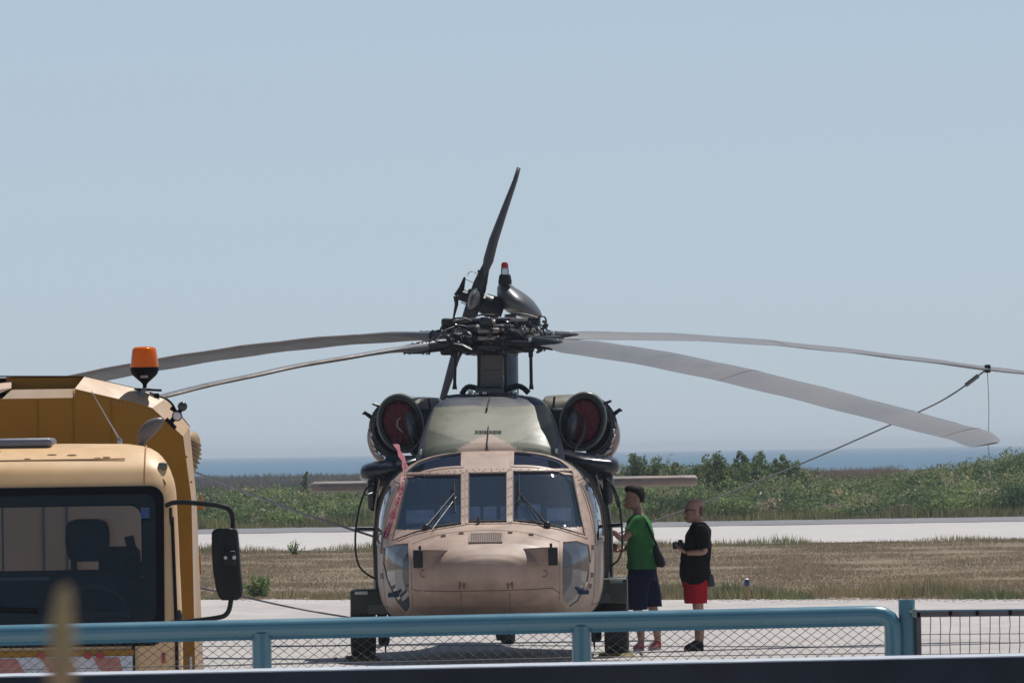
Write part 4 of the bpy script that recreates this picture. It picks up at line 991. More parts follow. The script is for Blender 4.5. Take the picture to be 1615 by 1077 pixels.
b = MB(); b.rbox(to_local(pB+Vector((0,0,.0))), (.06,.5,.09), .01); b.build('blade_tie_sock', m_blk, heli)
sagline('left_tie_down_rope', [W(-71,612,113.9), W(120,674,114.7), W(310,745,115.5), W(450,801,116.3), W(590,846,117)], .012, m_rope_l,
        'pale rope running from behind the truck to the left side of the helicopter cockpit')
sagline('ground_rope', [W(150,890,123), W(300,924,121), W(385,941,120), W(470,960,118.4), W(556,974,117)], .010, m_rope,
        'low slack rope from behind the truck mirror to the left landing gear')

# ================================================================ truck
TR = Vector((W(2, 850, 66).x, 66, .038))
truck = empty('truck', TR, 'cream cab truck with ochre box body and orange beacon behind the blue fence', 'truck')
def T(px, py, dy=0): return W(px, py, 66+dy)-TR
m_cab = mat('faded cream yellow paint', (.62,.395,.19), .42, var=.07, scale=2.5, hue2=(.66,.46,.26), bump=.0006, bscale=6)
m_och = mat('ochre paint', (.34,.165,.016), .55, spec=.2, var=.10, scale=2, hue2=(.29,.145,.022), bump=.0006, bscale=5)
m_rim = mat('pale ochre rim', (.50,.34,.20), .55, var=.12, scale=5, hue2=(.52,.38,.27))  # paler and less saturated than the ochre of the front plate
m_tglass = glass_mat('windscreen glass', (.62,.70,.74), 1.5, .02, .16, (.03,.05,.06))
m_rub = mat('window rubber', (.006,.006,.008), .5, spec=.12, var=.2)
m_tint_trim = mat('interior dark plastic', (.018,.022,.03), .7, spec=.12, var=.2)
# cab: horizontal slices
LV = [(.55,1.075,.0),(1.0,1.075,.0),(1.15,1.075,.0),(1.95,1.050,.20),(2.0,1.043,.215),(2.04,1.033,.235),(2.09,1.015,.265),(2.13,.995,.31),(2.165,.97,.37),(2.19,.945,.43),(2.215,.905,.52),(2.232,.85,.62),(2.245,.76,.75),(2.252,.4,1.0)]
def cab_f(z): return interp(z, [(a, c) for a, b, c in LV])
def cab_w(z): return interp(z, [(a, b) for a, b, c in LV])
def slice_(z, y1=1.75, rad=.13):
    hw, f = cab_w(z), cab_f(z); out = []
    pts = []
    for i in range(9):
        a = math.pi*1.5-math.pi/2*i/8; pts.append((-hw+rad+rad*math.cos(a), f+rad+rad*math.sin(a)))     # front left corner
    pts2 = [(-x, y) for x, y in pts][::-1]
    n = 48; front = [(-hw+rad+(2*hw-2*rad)*i/n, f) for i in range(1, n)]
    ring = pts[::-1]+front+pts2[::-1]
    m = 24; x_r = hw; side = [(hw, f+rad+(y1-f-rad)*i/m) for i in range(1, m)]
    back = [(hw-2*hw*i/12, y1) for i in range(13)]
    side2 = [(-hw, y1-(y1-f-rad)*i/m) for i in range(1, m)]
    return [(x*(1-.075*max(0, (y-.25)/1.5)), y+(.018*(x/hw)**2 if y < f+.2 else 0), z) for x, y in ring+side+back+side2]
zs = list(np.arange(.55, 2.0, .022))+[2.0,2.02,2.04,2.065,2.09,2.11,2.13,2.15,2.165,2.18,2.19,2.205,2.215,2.225,2.232,2.24,2.245,2.252]
# order the front points left to right
def ordered(z):
    P = slice_(z); f = [p for p in P[:9]]; return P
rings = [slice_(z) for z in zs]; n = len(rings[0])
V = [q for r in rings for q in r]; F = []
def rrect(x0, x1, z0, z1, r, k=6):
    out = []
    for cx, cz, a0 in ((x1-r, z1-r, 0), (x0+r, z1-r, 90), (x0+r, z0+r, 180), (x1-r, z0+r, 270)):
        for i in range(k+1): a = R(a0+90*i/k); out.append((cx+r*math.cos(a), cz+r*math.sin(a)))
    return out
ws_out = rrect(-.975, .975, 1.03, 1.99, .085); ws_in = rrect(-.925, .925, 1.165, 1.945, .07)
rw = rrect(-.80, .785, 1.475, 1.865, .07)          # rear window (x, z)
sdw = rrect(.42, 1.25, 1.20, 1.88, .06)            # side window (y, z)
for i in range(len(rings)-1):
    for k in range(n):
        f = (i*n+k, i*n+(k+1) % n, (i+1)*n+(k+1) % n, (i+1)*n+k)
        c = sum((Vector(V[j]) for j in f), Vector())/4
        if c.y < .45 and abs(c.x) < 1.0 and inside(rrect(-.955, .955, 1.05, 1.97, .08), c.x, c.z): continue
        if c.y > 1.7 and inside(rw, c.x, c.z): continue
        if abs(c.x) > .93 and .45 < c.y < 1.6 and inside(sdw, c.y, c.z): continue
        F.append(f)
F.append(tuple(range((len(rings)-1)*n, len(rings)*n)))
b = MB(); b.v = V; b.f = F; b.build('cab_shell', m_cab, truck, smooth=40)
def wsy(x, z): return cab_f(z)+.018*(x/cab_w(z))**2
def frame(outer, inner, off, th, name, m, dense=1):
    def pts(poly, y_): return [Vector((x, wsy(x, z)+y_, z)) for x, z in poly]
    k = 90
    def even(poly):
        P = resample([(a, c, 0) for a, c in poly], .001, True); s = len(P)/k; return [(P[int(i*s)].x, P[int(i*s)].y) for i in range(k)]
    o_, i_ = outer, inner
    O = []; I = []
    for (a, c), (d, e) in zip(o_, i_):
        O.append((a, c)); I.append((d, e))
    # densify along the sides
    O2 = []; I2 = []
    for j in range(len(O)):
        a, c = O[j], O[(j+1) % len(O)]; d, e = I[j], I[(j+1) % len(I)]; m_ = 12 if abs(a[0]-c[0])+abs(a[1]-c[1]) > .2 else 1
        for q in range(m_):
            t = q/m_; O2.append((a[0]*(1-t)+c[0]*t, a[1]*(1-t)+c[1]*t)); I2.append((d[0]*(1-t)+e[0]*t, d[1]*(1-t)+e[1]*t))
    rg = [pts(O2, -off+th), pts(O2, -off), pts(I2, -off), pts(I2, -off+th)]
    b = MB(); b.loft([list(x) for x in zip(*rg)]+[[r_[0] for r_ in rg]], cap=False); return b.build(name, m, truck, smooth=30)
frame(ws_out, ws_in, .012, .03, 'windscreen_rubber', m_rub)
b = MB(); gx = np.linspace(-.94, .94, 25); gz = np.linspace(1.14, 1.96, 14)
b.v = [(x, wsy(x, z)-.002, z) for z in gz for x in gx]; b.f = [(i*25+j, i*25+j+1, (i+1)*25+j+1, (i+1)*25+j) for i in range(13) for j in range(24)]
b.build('windscreen', m_tglass, truck, smooth=80)
MB().rbox(T(229, 809, .14), (.052,.004,.062), .002).build('windscreen_sticker', mat('blue sticker', (.02,.05,.15), .6), truck)
b = MB()
P = [T(0+i*14, 957+2.5*abs(math.sin(i*.3)), -.03) for i in range(5)]; b.tube([T(-60,958,.0), T(60,962,.0)], .012, 6); b.tube([T(-120,985,-.02), T(-20,968,-.02)], .010, 6); b.build('wiper', m_rub, truck)
# interior
b = MB(); b.box((0,.30,1.14), (1.94,.42,.10)); b.box((0,.14,1.155), (1.86,.10,.05)); b.build('dashboard', m_tint_trim, truck, smooth=0)
b = MB(); b.box((0,.9,.62), (1.9,1.5,.05)); b.build('cab_floor', m_tint_trim, truck, smooth=0)
b = MB()                                              # rear wall trim with the window opening
P = [Vector((x, 1.70, z)) for x, z in rrect(-.97,.97,1.1,2.0,.1)]; Q = [Vector((x, 1.70, z)) for x, z in rw]; Q2 = [q+Vector((0,.03,0)) for q in Q]
b.loft([list(x) for x in zip(P, Q, Q2)]+[[P[0], Q[0], Q2[0]]], cap=False, closed=False); b.build('rear_wall_trim', mat('teal grey lining', (.05,.065,.08), .8, var=.15), truck, smooth=0)
b = MB(); rg = [[Vector((x*(1)+(.012 if x > 0 else -.012)*k, 1.692, z+(.012 if z > 1.66 else -.012)*k)) for x, z in rw] for k in (0, 1)]
b.loft([list(x) for x in zip(*rg)]+[[r_[0] for r_ in rg]], cap=False, closed=False); b.build('rear_window_seal', m_rub, truck, smooth=0)
b = MB(); b.box((-.05,1.66,1.425), (1.7,.03,.018)); b.build('rear_shelf_edge', mat('pale edge', (.42,.42,.44), .5), truck, smooth=0)
MB().box((0,1.72,1.67), (1.7,.006,.46)).build('rear_window', glass_mat('rear glass', (.8,.8,.8), 1.5, .05, .05), truck, smooth=0)
def seat(px, name='seat'):
    e = bpy.data.objects.new(name, None); COL.objects.link(e); e.parent = truck; e.location = (T(px, 900, 1.2).x, 1.2, 0)
    b = MB(); rg = []
    for z, hw, yy_, th in ((1.0,.27,.0,.10),(1.15,.285,.02,.11),(1.3,.27,.05,.10),(1.40,.255,.07,.09),(1.455,.225,.08,.07),(1.475,.17,.085,.04)):
        rg.append([Vector((hw*math.copysign(abs(math.cos(a))**.55, math.cos(a)), yy_+th*math.copysign(abs(math.sin(a))**.8, math.sin(a)), z)) for a in np.linspace(0, 2*math.pi, 33)[:-1]])
    b.loft(rg); b.build('seat_back', m_tint_trim, e, smooth=60)
    b = MB(); rg = []
    for z, hw in ((1.53,.08),(1.545,.115),(1.60,.133),(1.68,.137),(1.74,.133),(1.775,.115),(1.79,.07)):
        rg.append([Vector((hw*math.copysign(abs(math.cos(a))**.6, math.cos(a)), .10+.06*math.copysign(abs(math.sin(a))**.8, math.sin(a)), z)) for a in np.linspace(0, 2*math.pi, 33)[:-1]])
    b.loft(rg); b.build('head_rest', m_tint_trim, e, smooth=60)
    b = MB(); b.tube([(-.085,.1,1.45),(-.085,.1,1.58)], .02, 8); b.tube([(.085,.1,1.45),(.085,.1,1.58)], .02, 8); b.build('head_rest_post', m_tint_trim, e)
    b = MB(); b.rbox((0,-.12,.93), (.52,.5,.16), .05); b.build('seat_cushion', m_tint_trim, e)
seat(138); seat(-160)
b = MB(); P = []
cc = T(142, 968, .75)
for a in np.linspace(0, 2*math.pi, 49): P.append(cc+Vector((.225*math.cos(a), .13*math.sin(a)*.9, .165*math.sin(a))))
b.tube(P, .016, 8, False); b.tube([cc+Vector((-.2,0,0)), cc, cc+Vector((.2,0,0))], .014, 6); b.tube([cc, cc+Vector((0,-.35,-.25))], .03, 8); b.build('steering_wheel', mat('wheel grey', (.06,.07,.085), .5), truck)
b = MB(); b.tube([T(203,845,1.5), T(212,880,1.5), T(185,900,1.3)], .03, 8); b.rbox(T(190,893,1.5), (.25,.1,.25), .05); b.build('seat_belt_mount', m_tint_trim, truck)
for s in (-1, 1):
    b = MB(); b.box((s*1.02,.83,1.54), (.01,.84,.70), Matrix.Rotation(s*.053, 3, 'Z')); b.build('side_window', m_tglass, truck, smooth=0)
    b = MB(); b.tube([(s*(cab_w(z)-.032), cab_f(z)+.055, z) for z in (.62,1.0,1.2,1.5,1.80)], .011, 5); b.build('door_seam', m_rub, truck)
# roof hatch, seams, marker lamp
MB().rbox((-.02,.95,2.262), (.62,.7,.055), .025).build('roof_hatch', mat('hatch grey', (.14,.15,.19), .45), truck)
b = MB(); b.tube([(x, cab_f(2.155)-.004, 2.155) for x in np.linspace(-.98, .74, 20)], .005, 5); b.tube([(.86, cab_f(z)+.012, z) for z in (2.0,2.05,2.09,2.13,2.165,2.19,2.215,2.232)], .005, 5)
b.build('roof_seam', mat('seam rust', (.36,.20,.09), .7), truck)
rr = random.Random(9); b = MB()
for i in range(9):
    x = rr.uniform(-.9,.8); z = rr.uniform(2.16, 2.215); b.ell((x, cab_f(z)-.001, z), (rr.uniform(.01,.04), .006, .006), 8, 4)
b.build('paint_chip', mat('chip brown', (.34,.20,.10), .8), truck, kind='stuff')
b = MB(); b.rbox(T(257,735,.35), (.055,.10,.045), .012); b.build('marker_lamp', mat('lamp olive', (.10,.11,.07), .3), truck)
b = MB(); b.tube([T(253,747,.30), T(258,757,.26), T(261,763,.25), T(256,770,.25)], .004, 5); b.build('loose_wire', m_rub, truck)
# mirror on its bow
b = MB(); b.tube(smooth_pl([T(262,797,.05), T(275,791,.02), T(310,793,-.05), T(350,797,-.1), T(364,804,-.1), T(368,820,-.1), T(366,870,-.1), T(367,910,-.1), T(364,955,-.1), T(358,969,-.1), T(345,974,-.08), T(270,982,.05)], 2), .015, 10)
b.build('mirror_bow', m_blk, truck)
b = MB(); rg = []
for py, x0, x1 in ((833,342,368),(835,337,374),(840,334,376),(870,334,379),(900,336,381),(930,341,384),(941,345,383),(946,350,376)):
    a, c = T(x0, py, -.16), T(x1, py, -.16); cx, hw = (a.x+c.x)/2, (c.x-a.x)/2
    rg.append([Vector((cx+hw*math.copysign(abs(math.cos(q))**.6, math.cos(q)), a.y-.02+.06*math.copysign(abs(math.sin(q))**.8, math.sin(q)), a.z)) for q in np.linspace(0, 2*math.pi, 29)[:-1]])
b.loft(rg); b.build('wing_mirror', mat('mirror black plastic', (.008,.009,.010), .35, var=.1, spec=.2), truck, smooth=60)
b = MB(); b.rbox(T(362,880,-.26), (.075,.03,.09), .01); b.tube([T(350,850,-.24), T(354,875,-.25)], .006, 5); b.build('mirror_clamp', m_blk, truck)
for px in (356, 369): MB().lathe(T(px,879,-.28), [(.010,-.01),(.013,0),(.008,.012)], 10, 'y').build('clamp_bolt', m_steel, truck)
b = MB(); b.lathe(T(275,962+10,.12), [(.04,-.05),(.055,0),(.04,.04)], 14); b.build('bow_bracket', m_blk, truck)
b = MB(); b.tube([T(269,800,.2), T(272,870,.22), T(274,930,.2)], .010, 8); b.build('door_grab_rail', m_blk, truck)
# front panel below the windscreen: warning board, corner, reflectors
b = MB(); b.rbox((-.02,-.012,.993), (1.62,.02,.036), .005); b.build('board_top_rail', m_och, truck)
m_wb = mat('board white', (.55,.56,.60), .5, var=.12, scale=8); m_rb = mat('faded board red', (.42,.16,.13), .55, var=.2, scale=10)
MB().box((-.02,-.016,.80), (1.60,.012,.345)).build('warning_board', m_wb, truck, smooth=0)
for k in range(-7, 8):
    x = .215*2*k*.72-.08; b = MB(); wd = .16
    x0 = x; P = [(x0,-.026,.965),(x0+wd,-.026,.965),(x0+wd+.22,-.026,.61),(x0+.22,-.026,.61)]
    P = [(min(max(p[0], -.815), .775), p[1], p[2]) for p in P]
    if P[1][0]-P[0][0] < .02 and P[2][0]-P[3][0] < .02: continue
    b.v = P+[(p[0],-.021,p[2]) for p in P]; b.f = [(0,1,2,3),(7,6,5,4),(0,4,5,1),(1,5,6,2),(2,6,7,3),(3,7,4,0)]; b.build('red_stripe', m_rb, truck, smooth=0)
for px in (66, 138, 158): MB().lathe(T(px,1033,-.03), [(.022,-.004),(.020,.006)], 14, 'y').build('reflector', mat('reflector red', (.35,.02,.03), .3), truck)
b = MB(); b.box(T(211,1045,-.01), (.018,.02,.40)); b.build('board_end', m_rub, truck, smooth=0)
b = MB(); b.rbox(T(258,1037,.02), (.022,.03,.06), .006); b.build('corner_reflector', mat('corner red', (.30,.03,.04), .4), truck)
# lower body, bumper, chassis, wheels
b = MB(); b.rbox((0,.25,.42), (2.2,.6,.30), .04); b.build('bumper', m_och, truck)
b = MB(); b.box((0,3.6,.62), (.9,6.2,.2)); b.build('chassis', m_blk, truck, smooth=0)
for yy_ in (.95, 4.6):
    for s in (-1, 1):
        b = MB(); b.lathe((s*.92,yy_,.42), [(.22,-.13),(.38,-.14),(.42,-.10),(.42,.10),(.38,.14),(.22,.13)], 28, 'x'); b.build('wheel', m_rubber, truck)
        b = MB(); b.lathe((s*.92,yy_,.42), [(.05,-.14),(.21,-.10),(.21,.10),(.05,.14)], 18, 'x'); b.build('rim', m_steel, truck)
# box body behind the cab: bevelled rim round a flat front plate
BY = 2.35
inner = [(309,1300),(308,1050),(302,787),(289,688),(240,643),(218,636),(118,613)]
outer = [(322,1300),(321,1050),(310,787),(299,673),(262,628),(216,613),(133,594)]
I = [T(a, c, BY) for a, c in inner]; O = [T(a, c, BY+.16) for a, c in outer]
sym = T(30, 620, BY).x
def mir(P): return [Vector((2*sym-p.x, p.y, p.z)) for p in P][::-1]
rec_l, rec_r, z_led = T(18, 620, BY).x, T(118, 620, BY).x, T(60, 628, BY).z
Il = mir(I[:-1]); 
b = MB()
fp_ = I+[Vector((rec_r, BY, z_led)), Vector((rec_l-.05, BY, z_led))]+[Vector((T(-58,620,BY).x, BY, T(-58,616,BY).z))]+Il
fp_ = [p for p in fp_]
b.v = [tuple(p) for p in fp_]; b.f = [tuple(range(len(fp_)))]
b.v += [(p[0], p[1]+.03, p[2]) for p in b.v]; n = len(fp_); b.f += [tuple(range(2*n-1, n-1, -1))]
b.build('front_plate', m_och, truck, smooth=0)
b = MB(); b.loft([[i, o] for i, o in zip(I, O)], cap=False, closed=False); b.loft([[i, o] for i, o in zip(mir(I), mir(O))], cap=False, closed=False)
b.build('front_rim', m_rim, truck, smooth=0)
b = MB()
for px, y0, y1 in ((60,632,690),(116,616,700),(176,630,692)): b.box((T(px,650,BY).x, BY-.001, (T(px,y0,BY).z+T(px,y1+60,BY).z)/2), (.006,.006,T(px,y0,BY).z-T(px,y1+60,BY).z))
b.build('weld_seam', mat('seam ochre dark', (.24,.12,.015), .6, spec=.2), truck, smooth=0, kind='stuff')
b = MB()
for i in range(26):
    t = i/25; px = 130+t*170; b.lathe((T(px,650,BY).x, BY-.003, min(T(px, np.interp(px, [118,218,240,289,300], [620,643,650,696,760]), BY).z, 9)), [(.008,-.004),(.006,.004)], 6, 'y')
b.build('plate_bolts', mat('bolt ochre', (.30,.16,.05), .5), truck, smooth=0, kind='stuff')
# roof recess: ledge, back and end cheeks
b = MB(); zt = T(60, 594, BY+.16).z
b.v = [tuple(Vector((x, y, z))) for x, y, z in ((rec_l-.06,BY-.001,z_led),(rec_r,BY-.001,z_led),(rec_r,BY+.05,T(110,613,BY).z),(rec_l-.0,BY+.05,T(110,613,BY).z))]
b.f = [(0,1,2,3)]
b.v += [(p[0], p[1]+.03, p[2]-.01) for p in b.v]; b.f += [(7,6,5,4)]; b.build('recess_ledge', m_rim, truck, smooth=0)
b = MB(); b.box(((rec_l+rec_r)/2+.02, BY+.20, zt-.055), (rec_r-rec_l+.12, .02, .11)); b.build('recess_back', m_och, truck, smooth=0)
b = MB()
e0 = T(118,628,BY); e1 = T(118,613,BY); e2 = T(133,597,BY+.16); e3 = T(133,612,BY+.30)
b.v = [tuple(e0), tuple(e1), tuple(e2), tuple(e3)]; b.f = [(0,1,2,3)]
l0 = T(-58,628,BY); l1 = T(18,600,BY+.18); l2 = T(18,614,BY+.06)
b.v += [tuple(T(-70,622,BY-.0)), tuple(T(18,600,BY+.18)), tuple(T(18,612,BY+.05)), tuple(T(-20,629,BY))]; b.f += [(4,5,6,7)]
b.build('recess_cheek', m_rim, truck, smooth=0)
b = MB(); P = [T(x, y, BY+.17) for x, y in ((-80,594),(0,593.5),(133,593.5),(216,613),(262,628),(292,664),(299,673))]
b.tube(P, .0045, 6); b.build('roof_edge_seal', m_rub, truck)
b = MB(); O2 = [Vector(o) for o in O]; full = O2+mir(O2); L0 = [p for p in full]; full = [Vector((sym+(p.x-sym)*.80, p.y+.5, p.z-.03)) for p in full]; L00 = full; L1 = [p+Vector((0, 4.2, 0)) for p in full]
b.loft([L0, L00, L1], cap=False, closed=False); b.loft([[p-Vector((0,0,0)) for p in L1], [Vector((sym, BY+4.4, p.z*.98)) for p in L1]], cap=False, closed=False); b.build('box_body', m_och, truck, smooth=0)
# panel seen through the cab rear window
m_pk = mat('pinkish panel paint', (.62,.47,.38), .8, var=.08, scale=3)
for x0, x1 in ((-.95,-.10),(-.095,.155),(.16,.30),(.305,.90)): MB().rbox(((x0+x1)/2, BY-.05, 1.66), (x1-x0-.008, .02, .62), .004).build('bulkhead_panel', m_pk, truck, smooth=0)
b = MB(); 
for x in (.155,.30): b.box((x, BY-.065, 1.66), (.012,.012,.62))
b.build('panel_joint', mat('joint violet grey', (.13,.12,.16), .8), truck, smooth=0)
# hooks on the right edge
for a in (((318,778),(311,802),(322,804)), ((316,868),(309,905),(318,906))):
    P = [T(x, y, BY+.22) for x, y in a]; b = MB(); b.v = [tuple(p) for p in P]+[tuple(p+Vector((0,.06,0))) for p in P]; b.f = [(0,1,2),(5,4,3),(0,3,4,1),(1,4,5,2),(2,5,3,0)]
    b.build('side_gusset', mat('deep orange', (.45,.17,.02), .5), truck, smooth=0)
b = MB(); b.tube([T(300,1035,BY-.1), T(300,1060,BY-.1)], .012, 8); b.build('side_pin', m_steel, truck)
# ribbed tan air duct behind the box edge
b = MB(); rg = []
for i, (py, x1) in enumerate(((680,304),(682,309),(686,313),(692,315.5),(700,316.5),(712,316.5),(722,314),(734,311),(744,308.5),(750,306))):
    cx = T(296, py, BY+.6); xr = T(x1, py, BY+.6).x; hw = xr-cx.x
    for k in (0,):
        rg.append([Vector((cx.x+hw*math.cos(q), cx.y+hw*1.6*math.sin(q), cx.z)) for q in np.linspace(0, 2*math.pi, 21)[:-1]])
b.loft(rg); b.build('air_duct', mat('duct tan', (.30,.20,.09), .6, var=.2, scale=12), truck, smooth=60)
b = MB()
for i in range(6):
    py = 690+i*7; cx = T(296, py, BY+.6); hw = T(316-(.0 if i < 4 else 3*(i-3)), py, BY+.6).x-cx.x
    b.tube([Vector((cx.x+(hw+.003)*math.cos(q), cx.y+(hw+.003)*1.6*math.sin(q), cx.z-.05*(math.cos(q)-0))) for q in np.linspace(-1.7, 0.4, 12)], .006, 5)
b.build('duct_rib', mat('duct rib', (.16,.10,.045), .7), truck)
# beacon
bc = bpy.data.objects.new('beacon', None); COL.objects.link(bc); bc.parent = truck; bc.location = T(228.5, 612, BY+.1)
s_ = 68.4/FPX*1.0
def bp(h): return h*s_
prof = [(3,0),(3.5,6),(6,9),(13,15),(18.5,20),(21.5,25),(22.3,29),(22.3,33)]
b = MB(); b.lathe((0,0,0), [(r*s_, h*s_) for r, h in prof], 32); b.build('beacon_base', mat('beacon black plastic', (.005,.003,.005), .6, spec=.08), bc, smooth=60)
m, nt, pb = new_mat('orange beacon dome'); pb.inputs['Base Color'].default_value = (.80,.085,.006,1); pb.inputs['Roughness'].default_value = .12; pb.inputs['Transmission Weight'].default_value = .45; pb.inputs['IOR'].default_value = 1.2
m = glass_mat('orange beacon lens', (.95,.22,.01), 1.3, .08, .68, (.95,.19,.003))
b = MB(); b.lathe((0,0,0), [(r*s_, h*s_) for r, h in ((22.2,32),(22,36),(20.6,50),(19.2,60),(18,63),(15,64.8),(8,65.6),(1,65.8))], 40); b.build('beacon_dome', m, bc, smooth=60)
b = MB(); b.lathe((0,0,0), [(r*s_, h*s_) for r, h in ((3,34),(9,40),(11,46),(10,47),(4,42),(2,42))], 20); b.tube([(0,0,40*s_),(0,0,55*s_)], .012, 8); b.ell((0,0,55*s_), (.018,.018,.026), 10, 8); b.build('beacon_lamp', mat('lamp red brown', (.25,.03,.006), .3), bc)
b = MB(); b.box((.0,-20*s_,18*s_), (12*s_,1.5*s_,4*s_), Matrix.Rotation(-.6, 3, 'X')); b.build('beacon_label', mat('label grey', (.35,.30,.30), .6), bc, smooth=0)
b = MB(); b.tube([T(228.5,612,BY+.1)-bc.location, T(224,620,BY+.1)-bc.location, T(222,638,BY+.1)-bc.location], [.014,.016,.013], 8); b.build('beacon_pole', mat('pole slate', (.10,.12,.15), .4), bc)
b = MB(); b.tube([T(212,613.5,BY+.15)-bc.location, T(255,615.5,BY+.15)-bc.location], .008, 6); b.rbox(T(230,614.5,BY+.13)-bc.location, (.06,.05,.016), .004); b.build('beacon_bracket', m_rub, bc)
# work lamps and cable
b = MB(); b.tube(smooth_pl([T(236,619,BY), T(248,624,BY), T(262,628,BY), T(272,637,BY), T(277,647,BY)], 2), .007, 6); b.rbox(T(247,624,BY-.02), (.035,.035,.032), .008); b.build('lamp_cable', m_rub, truck)
b = MB(); b.tube([T(262,660,BY), T(270,668,BY), T(277,675,BY)], .012, 8); b.tube([T(269,643,BY), T(280,650,BY)], .012, 8); b.tube([T(268,668,BY), T(275,659,BY)], .016, 8); b.tube([T(278,657,BY-.03), T(288,642,BY-.03)], .014, 8); b.build('lamp_bracket', m_rub, truck)
for (px, py, r, white) in ((288,641,7.6,0),(279.5,656,8.2,1)):
    c = T(px, py, BY-.06); b = MB(); b.lathe(c, [(r*s_*.5,.09),(r*s_*.9,.05),(r*s_,.0),(r*s_,-.02),(r*s_*.86,-.026)], 24, 'y'); b.build('work_lamp', m_blk_gloss, truck)
    b = MB(); b.lathe(c+Vector((0,-.026,0)), [(r*s_*.78,.0),(r*s_*.7,-.008),(r*s_*.3,-.012)], 20, 'y'); b.build('lamp_lens', mat('lens white', (.62,.60,.62), .4) if white else mat('lens black', (.03,.035,.04), .12), truck)
# front mirror shell on the roof and whip aerial
b = MB(); P = [(216,705,1),(219,695,7),(224,685,11),(232,675,12.5),(240,667,11.5),(248,661,8),(254,658,3.5),(257,660,1)]
rg = []
for i, (x, y, w_) in enumerate(P):
    a = Vector((-.60,0,-.80)) if 0 else None
    c = T(x+3, y+2, .9); nrm = Vector((.80,0,-.60)); rg.append([c+nrm*(w_*.0038*math.cos(q))+Vector((0,1,0))*(w_*.0038*.7*math.sin(q)) for q in np.linspace(0, 2*math.pi, 21)[:-1]])
b.loft(rg); b.build('roof_mirror_shell', mat('grey shell', (.12,.105,.105), .45, var=.15, scale=10), truck, smooth=70)
b = MB(); b.tube([T(144,616,1.1), T(166,654,1.1), T(188,691,1.1)], [.002,.004,.005], 6); b.lathe(T(189,694,1.1), [(.014,-.03),(.016,0),(.008,.014)], 10); b.build('whip_aerial', m_steel, truck)

# ================================================================ people
def skin(nodes, edges, sub_=2):
    """grow a surface round a joint skeleton; nodes: (point, radius or (rx, ry))"""
    me = bpy.data.meshes.new('tmp'); me.from_pydata([n[0] for n in nodes], edges, []); o = bpy.data.objects.new('tmp', me); COL.objects.link(o)
    m = o.modifiers.new('s', 'SKIN'); m.use_smooth_shade = True
    for i, n in enumerate(nodes):
        r = n[1]; me.skin_vertices[0].data[i].radius = r if isinstance(r, tuple) else (r, r)
    me.skin_vertices[0].data[0].use_root = True
    ss = o.modifiers.new('u', 'SUBSURF'); ss.levels = sub_; ss.render_levels = sub_
    dg = bpy.context.evaluated_depsgraph_get(); e = o.evaluated_get(dg); m2 = e.to_mesh()
    V = [tuple(v.co) for v in m2.vertices]; F = [tuple(p.vertices) for p in m2.polygons]; e.to_mesh_clear()
    bpy.data.objects.remove(o); bpy.data.meshes.remove(me); return V, F
m_skin = mat('skin', (.36,.20,.145), .5, var=.08, scale=20); m_hair = mat('dark hair', (.012,.009,.008), .6, spec=.12, var=.3, scale=60, bump=.003, bscale=200)
def hand(b, wrist, d, side, up, curl=.6, s=1.0):
    """palm and five fingers; d = pointing direction, side = towards the thumb, up = back of the hand"""
    d, side, up = d.normalized(), side.normalized(), up.normalized()
    V, F = skin([(wrist, .024*s), (wrist+d*.045*s, (.026*s,.017*s)), (wrist+d*.09*s, (.030*s,.014*s))], [(0,1),(1,2)]); b.add(V, F)
    for k, (o_, ln) in enumerate(((.030,.070),(.010,.080),(-.010,.075),(-.029,.058))):
        p0 = wrist+d*.075*s+side*o_*s; P = [p0]; dd = d.copy()
        for q, l in enumerate((.45,.32,.23)):
            P.append(P[-1]+dd*ln*l*s*1.3); dd = (dd-up*curl*(.7+.3*q)).normalized()
        V, F = skin([(p, r*s) for p, r in zip(P, (.0105,.0095,.0085,.007))], [(0,1),(1,2),(2,3)], 1); b.add(V, F)
    p0 = wrist+d*.03*s+side*.022*s; P = [p0, p0+(d*.5+side*.8-up*.2).normalized()*.04*s, p0+(d*.5+side*.8-up*.2).normalized()*.04*s+(d*.9+side*.2-up*curl).normalized()*.035*s]
    V, F = skin([(p, r*s) for p, r in zip(P, (.014,.012,.009))], [(0,1),(1,2)], 1); b.add(V, F)
